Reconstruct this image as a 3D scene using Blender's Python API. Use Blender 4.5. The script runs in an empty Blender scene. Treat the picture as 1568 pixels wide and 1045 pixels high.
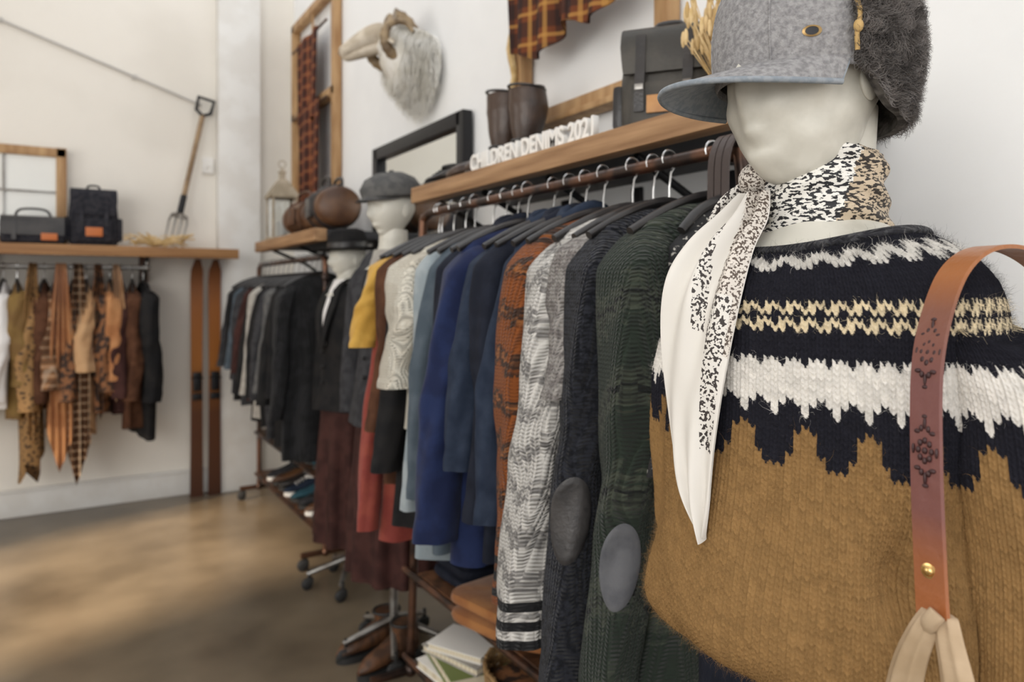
import bpy, math, random
import numpy as np
from mathutils import Vector, Matrix
import bmesh
random.seed(7); rng=np.random.default_rng(7)
SC=bpy.context.scene; COL=SC.collection
pi=math.pi

# ------------------------------------------------------------------ materials
def M(name,c1,c2=None,tex='NOISE',scale=6,lo=.42,hi=.58,rough=.75,metal=0,bump=.25,bscale=120,
      stretch=(1,1,1),sheen=0,detail=4,attr=None,trans=0,bstretch=(1,1,1),zr=None,c3=None):
    m=bpy.data.materials.new(name); m.use_nodes=True
    nt=m.node_tree; N=nt.nodes; L=nt.links
    b=N['Principled BSDF']; b.inputs['Roughness'].default_value=rough; b.inputs['Metallic'].default_value=metal
    b.inputs['Base Color'].default_value=(*c1,1)
    if sheen:
        b.inputs['Sheen Weight'].default_value=sheen; b.inputs['Sheen Roughness'].default_value=.5
    if trans: b.inputs['Transmission Weight'].default_value=trans
    if rough>.8: b.inputs['Specular IOR Level'].default_value=.2
    tc=N.new('ShaderNodeTexCoord')
    mp=N.new('ShaderNodeMapping'); mp.inputs['Scale'].default_value=stretch
    L.new(tc.outputs['Object'],mp.inputs['Vector'])
    col=None
    if attr:
        a=N.new('ShaderNodeAttribute'); a.attribute_name=attr; col=a.outputs['Color']
    elif c2 is not None:
        if tex=='NOISE':
            t=N.new('ShaderNodeTexNoise'); t.inputs['Scale'].default_value=scale; t.inputs['Detail'].default_value=detail; f=t.outputs['Fac']
        elif tex=='VOR':
            t=N.new('ShaderNodeTexVoronoi'); t.inputs['Scale'].default_value=scale; f=t.outputs['Distance']
        elif tex=='WAVE':
            t=N.new('ShaderNodeTexWave'); t.inputs['Scale'].default_value=scale; t.inputs['Distortion'].default_value=2.5; t.inputs['Detail'].default_value=detail; f=t.outputs['Fac']
        L.new(mp.outputs['Vector'],t.inputs['Vector'])
        r=N.new('ShaderNodeValToRGB'); r.color_ramp.elements[0].position=lo; r.color_ramp.elements[1].position=hi
        r.color_ramp.elements[0].color=(*c1,1); r.color_ramp.elements[1].color=(*c2,1)
        if c3 is not None:
            e=r.color_ramp.elements.new(min(.99,hi+(hi-lo)*.8+.02)); e.color=(*c3,1)
        L.new(f,r.inputs['Fac']); col=r.outputs['Color']
    if zr:
        sx=N.new('ShaderNodeSeparateXYZ'); L.new(tc.outputs['Object'],sx.inputs[0])
        mr=N.new('ShaderNodeMapRange'); mr.inputs[1].default_value=zr[0]; mr.inputs[2].default_value=zr[1]; L.new(sx.outputs['Z'],mr.inputs[0])
        r=N.new('ShaderNodeValToRGB'); els=zr[2]
        r.color_ramp.elements[0].position=els[0][0]; r.color_ramp.elements[0].color=(*els[0][1],1)
        r.color_ramp.elements[1].position=els[-1][0]; r.color_ramp.elements[1].color=(*els[-1][1],1)
        for p,c in els[1:-1]:
            e=r.color_ramp.elements.new(p); e.color=(*c,1)
        L.new(mr.outputs[0],r.inputs['Fac']); col=r.outputs['Color']
    if col is not None: L.new(col,b.inputs['Base Color'])
    if bump:
        mb=N.new('ShaderNodeMapping'); mb.inputs['Scale'].default_value=bstretch; L.new(tc.outputs['Object'],mb.inputs['Vector'])
        n=N.new('ShaderNodeTexNoise'); n.inputs['Scale'].default_value=bscale; n.inputs['Detail'].default_value=3
        L.new(mb.outputs['Vector'],n.inputs['Vector'])
        bp=N.new('ShaderNodeBump'); bp.inputs['Strength'].default_value=bump; bp.inputs['Distance'].default_value=.004
        L.new(n.outputs['Fac'],bp.inputs['Height']); L.new(bp.outputs['Normal'],b.inputs['Normal'])
    return m

def MA(nt):
    N=nt.nodes;L=nt.links
    def ma(op,a,b_=None):
        n=N.new('ShaderNodeMath'); n.operation=op
        for i,q in enumerate((a,b_)):
            if q is None: continue
            if isinstance(q,(int,float)): n.inputs[i].default_value=q
            else: L.new(q,n.inputs[i])
        return n.outputs[0]
    return ma
def stitch_bump(m,strength=1.0):
    nt=m.node_tree;N=nt.nodes;L=nt.links;b=N['Principled BSDF']; ma=MA(nt)
    tc=N.new('ShaderNodeTexCoord'); sx=N.new('ShaderNodeSeparateXYZ'); L.new(tc.outputs['Object'],sx.inputs[0])
    u=ma('ADD',ma('MULTIPLY',sx.outputs['Y'],1.0),ma('MULTIPLY',sx.outputs['X'],.45))
    tri=ma('PINGPONG',u,.0045)
    zz=ma('ADD',sx.outputs['Z'],tri)
    v=ma('DIVIDE',ma('PINGPONG',zz,.0035),.0035)
    e=ma('DIVIDE',ma('PINGPONG',u,.00225),.00225)
    h=ma('MULTIPLY',v,e)
    bp=N.new('ShaderNodeBump'); bp.inputs['Strength'].default_value=strength; bp.inputs['Distance'].default_value=.006
    L.new(h,bp.inputs['Height']); L.new(bp.outputs['Normal'],b.inputs['Normal'])
    return m
def knit(name,c1,c2=None,scale=40,lo=.45,hi=.52,tex='NOISE',stretch=(1,1,1),c3=None,detail=2):
    return stitch_bump(M(name,c1,c2,tex=tex,scale=scale,lo=lo,hi=hi,rough=.95,bump=0,sheen=.1,stretch=stretch,detail=detail,c3=c3))
def fair(name,c1,c2,c3,P=.10,Q=.05,k=.9,snap=.006,thr=.5,nz=.9,ns=30,thr3=.84,soft=.06):
    """fair-isle colour work: zigzag bands broken up stitch by stitch"""
    m=M(name,c1,rough=.95,bump=0,sheen=.1); nt=m.node_tree;N=nt.nodes;L=nt.links;b=N['Principled BSDF']; ma=MA(nt)
    tc=N.new('ShaderNodeTexCoord'); sx=N.new('ShaderNodeSeparateXYZ'); L.new(tc.outputs['Object'],sx.inputs[0])
    u=ma('ADD',sx.outputs['Y'],ma('MULTIPLY',sx.outputs['X'],.5))
    zc=ma('ADD',sx.outputs['Z'],ma('PINGPONG',u,.0045))
    us=ma('SNAP',u,snap); zs=ma('SNAP',zc,snap*.8)
    s=ma('ADD',zs,ma('MULTIPLY',ma('PINGPONG',us,Q/2),k))
    v=ma('DIVIDE',ma('PINGPONG',s,P/2),P/2)
    cb=N.new('ShaderNodeCombineXYZ'); L.new(us,cb.inputs[0]); L.new(zs,cb.inputs[1])
    no=N.new('ShaderNodeTexNoise'); no.inputs['Scale'].default_value=ns; no.inputs['Detail'].default_value=2; L.new(cb.outputs[0],no.inputs['Vector'])
    v=ma('ADD',v,ma('MULTIPLY',ma('SUBTRACT',no.outputs['Fac'],.5),nz))
    def step(t):
        r=N.new('ShaderNodeMapRange'); r.inputs[1].default_value=t-soft; r.inputs[2].default_value=t+soft; L.new(v,r.inputs[0]); return r.outputs[0]
    m1=N.new('ShaderNodeMix'); m1.data_type='RGBA'; L.new(step(thr),m1.inputs[0]); m1.inputs[6].default_value=(*c1,1); m1.inputs[7].default_value=(*c2,1)
    m2=N.new('ShaderNodeMix'); m2.data_type='RGBA'; L.new(step(thr3),m2.inputs[0]); L.new(m1.outputs[2],m2.inputs[6]); m2.inputs[7].default_value=(*c3,1)
    L.new(m2.outputs[2],b.inputs['Base Color'])
    return stitch_bump(m)

# ------------------------------------------------------------------ mesh builder
class MB:
    def __init__(s): s.v=[];s.f=[];s.m=[]
    def add(s,V,F,m=0,T=None):
        o=len(s.v)
        if T is not None: V=[T@Vector(p) for p in V]
        s.v+=[tuple(p) for p in V]; s.f+=[tuple(i+o for i in f) for f in F]
        s.m+=([m]*len(F) if isinstance(m,int) else list(m))
    def grid(s,P,m=0,cu=False,caps=False,T=None,rowm=None):
        P=np.asarray(P,float); nv,nu,_=P.shape
        F=[];mm=[]
        for i in range(nv-1):
            for j in range(nu if cu else nu-1):
                k=(j+1)%nu
                F.append((i*nu+j,i*nu+k,(i+1)*nu+k,(i+1)*nu+j)); mm.append(rowm(i/(nv-1),j/nu) if rowm else m)
        if caps:
            F.append(tuple(range(nu))[::-1]); mm.append(mm[0]); F.append(tuple((nv-1)*nu+j for j in range(nu))); mm.append(mm[-2])
        s.add(P.reshape(-1,3),F,mm,T)
    def box(s,c,d,m=0,R=None,bev=.004,seg=2,T=None,taper=None):
        bm=bmesh.new(); bmesh.ops.create_cube(bm,size=1)
        for v in bm.verts:
            v.co=Vector((v.co.x*d[0],v.co.y*d[1],v.co.z*d[2]))
            if taper and v.co.z>0: v.co.x*=taper[0]; v.co.y*=taper[1]
        if bev: bmesh.ops.bevel(bm,geom=bm.edges[:],offset=min(bev,min(d)*.45),segments=seg,profile=.6,affect='EDGES')
        A=Matrix.Translation(c)@(R.to_4x4() if R is not None else Matrix())
        if T is not None: A=T@A
        bm.verts.index_update()
        V=[A@v.co for v in bm.verts]; F=[tuple(v.index for v in f.verts) for f in bm.faces]; bm.free()
        s.add(V,F,m)
    def tube(s,pts,rad,m=0,seg=12,flat=1.0,caps=True,T=None,up=None,smooth=0):
        pts=[Vector(p) for p in pts]
        if smooth:
            pts,rad=resample(pts,rad,smooth)
        n=len(pts)
        if not hasattr(rad,'__len__'): rad=[rad]*n
        tg=[]
        for i in range(n):
            a=pts[max(0,i-1)];b=pts[min(n-1,i+1)]; t=(b-a)
            tg.append(t.normalized() if t.length>1e-9 else Vector((0,0,1)))
        u=Vector(up) if up is not None else (Vector((1,0,0)) if abs(tg[0].x)<.8 else Vector((0,1,0)))
        P=[]
        for i in range(n):
            u=(u-tg[i]*u.dot(tg[i])).normalized(); w=tg[i].cross(u)
            P.append([pts[i]+u*math.cos(2*pi*k/seg)*rad[i]+w*math.sin(2*pi*k/seg)*rad[i]*flat for k in range(seg)])
        s.grid(np.array([[list(q) for q in r] for r in P]),m,cu=True,caps=caps,T=T)
    def lathe(s,prof,c=(0,0,0),m=0,seg=32,T=None,sx=1,sy=1,caps=False,rowm=None):
        a=np.linspace(0,2*pi,seg,endpoint=False)
        P=np.array([[(c[0]+r*math.cos(t)*sx,c[1]+r*math.sin(t)*sy,c[2]+z) for t in a] for r,z in prof])
        s.grid(P,m,cu=True,caps=caps,T=T,rowm=rowm)
    def ell(s,c,r,m=0,nu=24,nv=16,T=None,R=None):
        P=[]
        for i in range(nv+1):
            th=pi*(i/nv); th=min(max(th,.02),pi-.02)
            row=[]
            for j in range(nu):
                p=Vector((r[0]*math.sin(th)*math.cos(2*pi*j/nu),r[1]*math.sin(th)*math.sin(2*pi*j/nu),r[2]*math.cos(th)))
                if R is not None: p=R@p
                row.append((c[0]+p.x,c[1]+p.y,c[2]+p.z))
            P.append(row)
        s.grid(np.array(P),m,cu=True,caps=True,T=T)
    def obj(s,name,mats,parent=None,ang=45,loc=None):
        me=bpy.data.meshes.new(name); me.from_pydata(s.v,[],s.f)
        for x in (mats if isinstance(mats,(list,tuple)) else [mats]): me.materials.append(x)
        me.polygons.foreach_set('material_index',np.array(s.m,dtype=np.int32))
        me.polygons.foreach_set('use_smooth',np.ones(len(s.f),dtype=bool))
        me.update(); me.validate()
        try: me.set_sharp_from_angle(angle=math.radians(ang))
        except Exception: pass
        o=bpy.data.objects.new(name,me); COL.objects.link(o)
        if parent: o.parent=parent
        if loc is not None: o.location=loc
        return o

def resample(pts,rad,k):
    n=len(pts)
    if not hasattr(rad,'__len__'): rad=[rad]*n
    out=[];ro=[]
    for i in range(n-1):
        p0=pts[max(0,i-1)];p1=pts[i];p2=pts[i+1];p3=pts[min(n-1,i+2)]
        for j in range(k):
            t=j/k
            out.append(.5*((2*p1)+(-p0+p2)*t+(2*p0-5*p1+4*p2-p3)*t*t+(-p0+3*p1-3*p2+p3)*t**3))
            ro.append(rad[i]*(1-t)+rad[i+1]*t)
    out.append(pts[-1]);ro.append(rad[-1])
    return out,ro
def empty(name,loc=(0,0,0)):
    e=bpy.data.objects.new(name,None); COL.objects.link(e); e.empty_display_size=.1; return e
def RZ(a): return Matrix.Rotation(a,4,'Z')
def TR(x,y,z): return Matrix.Translation((x,y,z))
def E3(x,y,z):
    from mathutils import Euler
    return Euler((x,y,z)).to_matrix()
def ribbon(mb,pts,w,th,m=0,wdir=(0,1,0),k=6,T=None,wf=None):
    pts=[Vector(p) for p in pts]; 
    if not hasattr(w,'__len__'): w=[w]*len(pts)
    pts,w=resample(pts,w,k); n=len(pts); P=[]
    for i in range(n):
        t=(pts[min(n-1,i+1)]-pts[max(0,i-1)]).normalized(); wd=Vector(wdir); wd=(wd-t*wd.dot(t)).normalized(); nn=t.cross(wd)
        a=w[i]/2
        P.append([pts[i]+wd*a-nn*th/2,pts[i]+wd*a+nn*th/2,pts[i]-wd*a+nn*th/2,pts[i]-wd*a-nn*th/2])
    mb.grid(np.array([[list(q) for q in r] for r in P]),m,cu=True,caps=True,T=T)

def strands(name,roots,dirs,lens,width,mats,cols=None,curl=0.0,parent=None,seg=3,grav=0.0):
    n=len(roots); roots=np.asarray(roots);dirs=np.asarray(dirs)
    dirs=dirs/np.linalg.norm(dirs,axis=1,keepdims=True)
    rv=rng.normal(size=(n,3)); side=np.cross(dirs,rv); side/=np.linalg.norm(side,axis=1,keepdims=True)
    bend=np.cross(dirs,side)
    V=np.zeros((n,(seg+1)*2,3)); ph=rng.uniform(0,6.28,n)
    for s_ in range(seg+1):
        t=s_/seg; wd=width*(1-.75*t)
        off=(bend*np.sin(ph+t*4)[:,None]+side*np.cos(ph+t*4)[:,None]-bend*np.sin(ph)[:,None]-side*np.cos(ph)[:,None])*curl
        q=roots+dirs*(lens*t)[:,None]+off; q[:,2]-=grav*t*t*lens
        V[:,2*s_]=q-side*wd/2; V[:,2*s_+1]=q+side*wd/2
    base=(np.arange(n)*(seg+1)*2)[:,None]
    fl=[]
    for s_ in range(seg):
        fl.append(base+np.array([2*s_,2*s_+1,2*s_+3,2*s_+2])[None,:])
    F=np.concatenate(fl,0)
    me=bpy.data.meshes.new(name)
    me.vertices.add(n*(seg+1)*2); me.vertices.foreach_set('co',V.reshape(-1))
    me.loops.add(F.size); me.loops.foreach_set('vertex_index',F.reshape(-1).astype(np.int32))
    me.polygons.add(len(F)); me.polygons.foreach_set('loop_start',np.arange(0,F.size,4,dtype=np.int32)); 
    me.polygons.foreach_set('loop_total',np.full(len(F),4,dtype=np.int32))
    me.update(calc_edges=True)
    if cols is not None:
        a=me.color_attributes.new('Col','FLOAT_COLOR','POINT')
        c=np.ones((n,(seg+1)*2,4)); c[:,:,:3]=np.asarray(cols)[:,None,:]; a.data.foreach_set('color',c.reshape(-1))
    me.materials.append(mats)
    o=bpy.data.objects.new(name,me); COL.objects.link(o)
    if parent: o.parent=parent
    return o

# ------------------------------------------------------------------ common materials
m_wallR=M('plaster_white',(.83,.83,.825),(.88,.88,.87),scale=1.5,rough=.9,bump=.15,bscale=30)
m_wallF=M('plaster_cream',(.77,.73,.66),(.83,.79,.72),scale=1.2,rough=.9,bump=.15,bscale=30)
m_trim=M('trim_paint',(.78,.77,.74),(.72,.70,.66),scale=5,rough=.5,bump=.05)
m_floor=M('polished_concrete',(.100,.076,.050),(.205,.160,.108),scale=2.2,lo=.30,hi=.68,rough=.28,bump=.05,bscale=14,detail=12)
m_wood=M('oak_wood',(.22,.11,.045),(.44,.26,.13),tex='NOISE',scale=9,lo=.3,hi=.7,rough=.6,stretch=(2,.35,6),bump=.3,bscale=40,detail=8)
m_wood2=M('oak_wood_x',(.22,.10,.035),(.38,.20,.08),scale=9,lo=.3,hi=.7,rough=.6,stretch=(.35,2,6),bump=.3,bscale=40,detail=8)
m_woodf=M('frame_wood',(.30,.155,.06),(.52,.33,.16),scale=8,lo=.3,hi=.7,rough=.6,stretch=(3,3,.5),bump=.2,bscale=40,detail=6)
m_dwood=M('dark_wood',(.05,.022,.01),(.12,.05,.02),scale=8,rough=.5,stretch=(3,3,.4))
m_pipe=M('dark_pipe_metal',(.05,.035,.03),(.16,.08,.05),scale=9,rough=.35,metal=.8,bump=.05)
m_black=M('black_metal',(.015,.015,.017),rough=.4,metal=.4,bump=0)
m_hang=M('black_hanger_plastic',(.02,.018,.018),rough=.35,bump=0)
m_wire=M('hanger_wire',(.6,.6,.6),rough=.25,metal=1,bump=0)
m_steel=M('worn_steel',(.35,.34,.32),(.2,.18,.16),scale=10,rough=.4,metal=.9,bump=.05)
m_brass=M('brass',(.75,.50,.2),rough=.25,metal=1,bump=0)
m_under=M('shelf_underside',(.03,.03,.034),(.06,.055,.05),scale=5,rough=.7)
m_plaster=M('mannequin_plaster',(.44,.42,.36),(.64,.62,.55),scale=11,lo=.33,hi=.55,rough=.42,bump=.5,bscale=22,detail=8)
m_white=M('white_paint',(.82,.80,.76),rough=.6,bump=.1)
m_lbrown=M('brown_leather',(.07,.030,.014),(.13,.06,.026),scale=8,rough=.4,bump=.3)
m_dboot=M('dark_boot_leather',(.028,.016,.011),(.06,.034,.022),scale=8,rough=.35,bump=.3)
m_bleath=M('black_leather',(.018,.016,.016),(.035,.03,.028),scale=8,rough=.35,bump=.3)
m_canvas=M('charcoal_canvas',(.018,.018,.024),(.035,.034,.04),scale=40,rough=.85)
m_olive=M('waxed_canvas',(.030,.027,.022),(.055,.048,.038),scale=10,rough=.5)
m_orange=M('orange_leather_label',(.50,.14,.03),rough=.5,bump=.1)
m_tan=M('tan_leather',(.42,.20,.07),(.52,.27,.10),scale=9,rough=.5)
m_glass=M('clear_glass',(.95,.97,.97),rough=.02,trans=1,bump=0)
m_mirror=M('mirror_glass',(.80,.82,.80),rough=.06,metal=1,bump=0)
m_straw=M('dried_straw',(.50,.33,.13),(.70,.52,.27),scale=20,rough=.8,bump=0)
m_rubber=M('rubber',(.02,.02,.02),rough=.6,bump=0)
m_page=M('book_pages',(.70,.64,.50),(.60,.52,.38),tex='WAVE',scale=60,rough=.9)

# ------------------------------------------------------------------ room
XW=1.42; YF=5.28; XL=-3.2
def simplebox(name,c,d,m,bev=0):
    b=MB(); b.box(c,d,0,bev=bev); return b.obj(name,[m])
simplebox('floor',(( XW+XL)/2,1.2,-.05),(XW-XL+.4,8.6,.1),m_floor)
simplebox('wall_right',(XW+.05,1.2,1.8),(.1,8.6,3.8),m_wallR)
simplebox('wall_far',((XW+XL)/2,YF+.05,1.8),(XW-XL,.1,3.8),m_wallF)
# unseen roof strip and upright added to block sun; opening above racks lets sky in
b=MB(); b.box((-1.85,1.2,3.72),(2.9,8.6,.08),0,bev=0); b.box((-.44,1.2,4.5),(.08,8.6,1.5),0,bev=0); b.obj('ceiling',[m_wallR])
simplebox('trim_pilaster',(1.03,YF-.05,1.75),(.27,.10,3.5),m_trim,bev=.006)
b=MB(); b.box((-1.15,YF-.012,.075),(4.1,.024,.15),0,bev=.006); b.box((-1.15,YF-.016,.155),(4.1,.032,.02),0,bev=.006); b.obj('baseboard_far',[m_trim])
b=MB(); b.box((XW-.012,1.4,.075),(.024,7.6,.15),0,bev=.006); b.obj('baseboard_right',[m_trim])
wl=MB()
t=.12; xc=XL-.06
wins=[(2.15,3.75)]
z0,z1=.5,2.75
wl.box((xc,1.2,z0/2),(t,8.6,z0),0,bev=0); wl.box((xc,1.2,(z1+3.68)/2),(t,8.6,3.68-z1),0,bev=0)
ys=[-3.1]+[q for w in wins for q in w]+[5.5]
for i in range(0,len(ys),2):
    wl.box((xc,(ys[i]+ys[i+1])/2,(z0+z1)/2),(t,ys[i+1]-ys[i],z1-z0),0,bev=0)
wl.obj('wall_left',[m_wallR])
for i,(a,c) in enumerate(wins):
    w=MB()
    for y in (a+.03,c-.03): w.box((xc,y,(z0+z1)/2),(.06,.05,z1-z0),0)
    for z in (z0+.03,z1-.03): w.box((xc,(a+c)/2,z),(.06,c-a,.05),0)
    w.obj('window_%d'%(i+1),[m_trim])

# ------------------------------------------------------------------ garments
def sn(x,y,ph): return (np.sin(x+ph)+.6*np.sin(1.7*x+1.3*y+ph*2.1)+.5*np.sin(.8*y-2.3*x+ph*3.3))/2.1
def garment(name,pos,mats,length=.85,slv=.6,W=.2,T=.032,rot=0.,flare=1.1,fold=.012,kf=3.0,rowm=None,srow=None,
            patch=None,collar=None,sr=.055,drop=.0,ragged=0,shl=0.05,sflat=.78,tap=.30):
    ph=random.uniform(0,6.28); TT=TR(*pos)@RZ(rot)
    g=MB()
    nv,nu=44,72
    zt=np.concatenate([[-.092,-.098,-.112,-.132,-.160,-.205],np.linspace(-.25,-.1-length,nv-6)])
    wt=np.interp(-zt,[.092,.098,.112,.132,.160,.205,.3,.1+length],[.035,.075,.12,.165,.19,W,W*1.0,W*flare])*(W/.2 if W<.2 else 1)
    ft=np.interp(-zt,[.092,.12,.165,.3,.1+length],[.35,.6,.85,1,1.25])
    a=np.linspace(0,2*pi,nu,endpoint=False)
    P=np.zeros((len(zt),nu,3))
    for i,z in enumerate(zt):
        cx=np.sign(np.cos(a))*np.abs(np.cos(a))**.75; sy=np.sign(np.sin(a))*np.abs(np.sin(a))**.8
        x=wt[i]*cx; dz=min(1,max(0,(-z-.12)/.35))
        fo=fold*dz*sn(kf*cx*2,z*4,ph)*1.3
        y=T*ft[i]*sy*(1+.18*sn(a*3,z*7,ph)*dz)+fo
        zz=z-ragged*dz*(.5+.5*np.sin(cx*3+ph))*max(0,-z-.3)
        P[i,:,0]=x+.008*dz*np.sin(z*9+ph); P[i,:,1]=y; P[i,:,2]=zz+ (.006*np.sin(cx*5+ph) if i==len(zt)-1 else 0)
    g.grid(P,0,cu=True,caps=True,T=TT,rowm=rowm)
    fns=[]
    if slv>0:
        for sg in (-1,1):
            ph2=ph+sg*1.7; ben=random.uniform(-.016,.016); f1=random.uniform(5,8)
            def S(s,A,ext=0,sg=sg,ph2=ph2,ben=ben,f1=f1):
                s=np.asarray(s,float);A=np.asarray(A,float)
                cx=sg*(W-.035+.05*(1-np.exp(-3.5*s))+shl*s*s*0.6+drop*s)
                cz=-.142-slv*s
                r=sr*(1-tap*s)*np.minimum(1,np.sqrt(np.maximum(s,0)/.06+.03))
                r=r*(1+.09*sn(A*2+s*2,s*3,ph2)*np.minimum(1,s*5)+.055*np.sin(5*A+s*9+ph2)+.07*np.sin(A*2+s*26+ph2)*np.exp(-((s-.5)/.16)**2)+.04*np.sin(A*1+s*44)*np.exp(-((s-.93)/.08)**2))+ext
                y=np.sin(A)*r*sflat+ben*np.sin(s*f1+ph2)+.010*s*np.sin(ph2)
                x=cx+np.cos(A)*r+.01*np.sin(s*4+ph2)
                z=cz+np.cos(A)*sg*-.35*r*(1-s)
                return np.stack([x,y,z*np.ones_like(x)],-1)
            fns.append(S)
            s_=np.concatenate([np.linspace(0,.08,7)[:-1],np.linspace(.08,1,42)]); A_=np.linspace(0,2*pi,36,endpoint=False)
            SS,AA=np.meshgrid(s_,A_,indexing='ij')
            g.grid(S(SS,AA),0,cu=True,caps=True,T=TT,rowm=(srow or rowm))
    if collar is not None:
        g.tube([(.058*math.cos(q),.034*math.sin(q),-.078-.014*math.cos(2*q)) for q in np.linspace(0,2*pi,20)],.016,collar,seg=10,T=TT,caps=False)
    if patch is not None:
        S=fns[0]; rr=np.linspace(0.001,1,12); pp=np.linspace(0,2*pi,48,endpoint=False)
        R_,P_=np.meshgrid(rr,pp,indexing='ij'); sc,ac,ds,da=patch[1]
        g.grid(S(sc+ds*R_*np.sin(P_),ac+da*R_*np.cos(P_),.0045-.003*(R_>.97)),patch[0],cu=True,T=TT)
    o=g.obj(name,mats,ang=70)
    h=MB()
    pts=[(-.016,0,-.004)]+[(.018*math.cos(q),0,.004+.018*math.sin(q)) for q in np.linspace(pi,-.5,12)]+[(.004,0,-.022),(0,0,-.05),(0,0,-.09)]
    h.tube(pts,.0022,1,seg=6,T=TT)
    h.tube([(-W+.005,0,-.150),(-.12,0,-.112),(-.05,0,-.086),(0,0,-.078),(.05,0,-.086),(.12,0,-.112),(W-.005,0,-.150)],[.008,.009,.009,.010,.009,.009,.008],0,seg=8,T=TT,flat=1,smooth=3)
    h.obj('hanger',[m_hang,m_wire],parent=o)
    return o

k_white=fair('knit_white_grey',(.64,.62,.58),(.24,.23,.22),(.60,.58,.54),P=.075,Q=.05,k=1.8,snap=.0045,thr=.62,thr3=.99,nz=1.9,ns=130,soft=.10)
k_grey=knit('knit_grey',(.22,.20,.19),(.34,.32,.30),scale=60)
k_navy=knit('knit_navy_flecked',(.010,.011,.015),(.024,.026,.034),scale=90)
k_green=fair('knit_green_pattern',(.026,.036,.027),(.060,.070,.052),(.014,.016,.015),P=.16,Q=.09,k=1.4,snap=.005,thr=.62,thr3=.95,nz=1.8,ns=95,soft=.12)
k_orange=fair('knit_rust',(.25,.075,.02),(.055,.028,.018),(.32,.12,.04),P=.085,Q=.05,k=1.2,thr=.60,thr3=.95,nz=1.6,ns=110,soft=.1)
k_cream=knit('knit_cream',(.64,.59,.49),(.70,.66,.56),scale=20)
k_black=knit('knit_black',(.012,.012,.013),(.02,.02,.022),scale=20)
c_navy=M('cloth_navy',(.009,.015,.052),(.013,.023,.075),scale=20,rough=.85,sheen=.1)
c_navyd=M('cloth_dark_navy',(.008,.010,.018),(.012,.015,.026),scale=20,rough=.85)
c_denim=M('denim',(.012,.019,.037),(.026,.037,.062),scale=30,rough=.85,lo=.3,hi=.7)
c_slate=M('cloth_slate',(.06,.08,.10),(.085,.107,.13),scale=15,rough=.85)
c_ltblue=M('cloth_pale_blue',(.24,.28,.30),(.31,.345,.36),scale=15,rough=.85)
c_rust=M('cloth_rust_red',(.21,.030,.020),(.26,.048,.028),scale=15,rough=.8,sheen=.1)
c_must=M('cloth_mustard',(.44,.24,.03),(.52,.30,.05),scale=15,rough=.8,sheen=.1)
c_black=M('cloth_black',(.009,.009,.010),(.016,.015,.015),scale=15,rough=.85)
c_grey=M('cloth_grey',(.085,.085,.085),(.125,.122,.118),scale=30,rough=.9)
c_dgrey=M('cloth_charcoal',(.028,.028,.031),(.046,.046,.050),scale=30,rough=.9)
c_ltgrey=M('cloth_light_grey',(.34,.32,.29),(.42,.40,.36),scale=20,rough=.9)
c_brown=M('cloth_brown',(.06,.024,.012),(.10,.043,.022),scale=15,rough=.85)
c_maroon=M('cloth_maroon',(.036,.014,.012),(.058,.023,.019),scale=15,rough=.85)
c_white=M('cloth_white',(.78,.76,.75),rough=.85)
c_caramel=M('cloth_caramel',(.34,.135,.045),(.45,.21,.08),scale=8,rough=.8,sheen=.1)
c_camel=M('cloth_camel',(.40,.22,.10),(.50,.30,.15),scale=8,rough=.8,sheen=.1)
c_olive=M('cloth_olive_mustard',(.15,.08,.02),(.20,.12,.03),scale=9,rough=.8)
c_leop=M('cloth_leopard',(.02,.012,.008),(.30,.165,.06),tex='VOR',scale=42,lo=.28,hi=.38,rough=.8)
c_leop2=M('cloth_brown_print',(.03,.014,.008),(.22,.09,.033),tex='NOISE',scale=30,lo=.47,hi=.53,rough=.8)
c_floral=M('cloth_dark_floral',(.012,.012,.014),(.5,.48,.44),tex='NOISE',scale=75,lo=.60,hi=.64,rough=.8)
m_patch=M('grey_suede_patch',(.085,.088,.10),(.125,.128,.14),scale=22,rough=.75,bump=.3)
m_patchd=M('dark_leather_patch',(.030,.028,.028),(.05,.046,.045),scale=22,rough=.45,bump=.3)
def plaid(name,base,c2,c3,sc=9,lf=.7,ax1='Y'):
    m=M(name,base,rough=.85,bump=.2); nt=m.node_tree;N=nt.nodes;L=nt.links;bs=N['Principled BSDF']
    tc=N.new('ShaderNodeTexCoord')
    def band(axis,scale,lo,hi,off=0):
        w=N.new('ShaderNodeTexWave'); w.bands_direction=axis; w.inputs['Scale'].default_value=scale; w.inputs['Distortion'].default_value=0; w.inputs['Phase Offset'].default_value=off
        L.new(tc.outputs['Object'],w.inputs['Vector']); r=N.new('ShaderNodeMapRange'); r.inputs[1].default_value=lo; r.inputs[2].default_value=hi; L.new(w.outputs['Fac'],r.inputs[0]); return r.outputs[0]
    cur=None
    for ax,scl,lo,hi,c,off,fac in ((ax1,sc,.45,.55,c2,0,.6),('Z',sc,.45,.55,c2,1,.6),(ax1,sc,.95,.98,c3,pi,lf),('Z',sc,.95,.98,c3,pi+1,lf)):
        mx=N.new('ShaderNodeMix'); mx.data_type='RGBA'
        f=N.new('ShaderNodeMath'); f.operation='MULTIPLY'; f.inputs[1].default_value=fac; L.new(band(ax,scl,lo,hi,off),f.inputs[0]); L.new(f.outputs[0],mx.inputs[0])
        if cur is None: mx.inputs[6].default_value=(*base,1)
        else: L.new(cur,mx.inputs[6])
        mx.inputs[7].default_value=(*c,1); cur=mx.outputs[2]
    L.new(cur,bs.inputs['Base Color']); return m
m_plaid=plaid('plaid_red_brown',(.17,.045,.025),(.025,.014,.012),(.34,.15,.06),4,.6)
m_plaid2=plaid('plaid_brown',(.15,.045,.018),(.014,.014,.016),(.50,.26,.07),3.2,.55)
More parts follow.
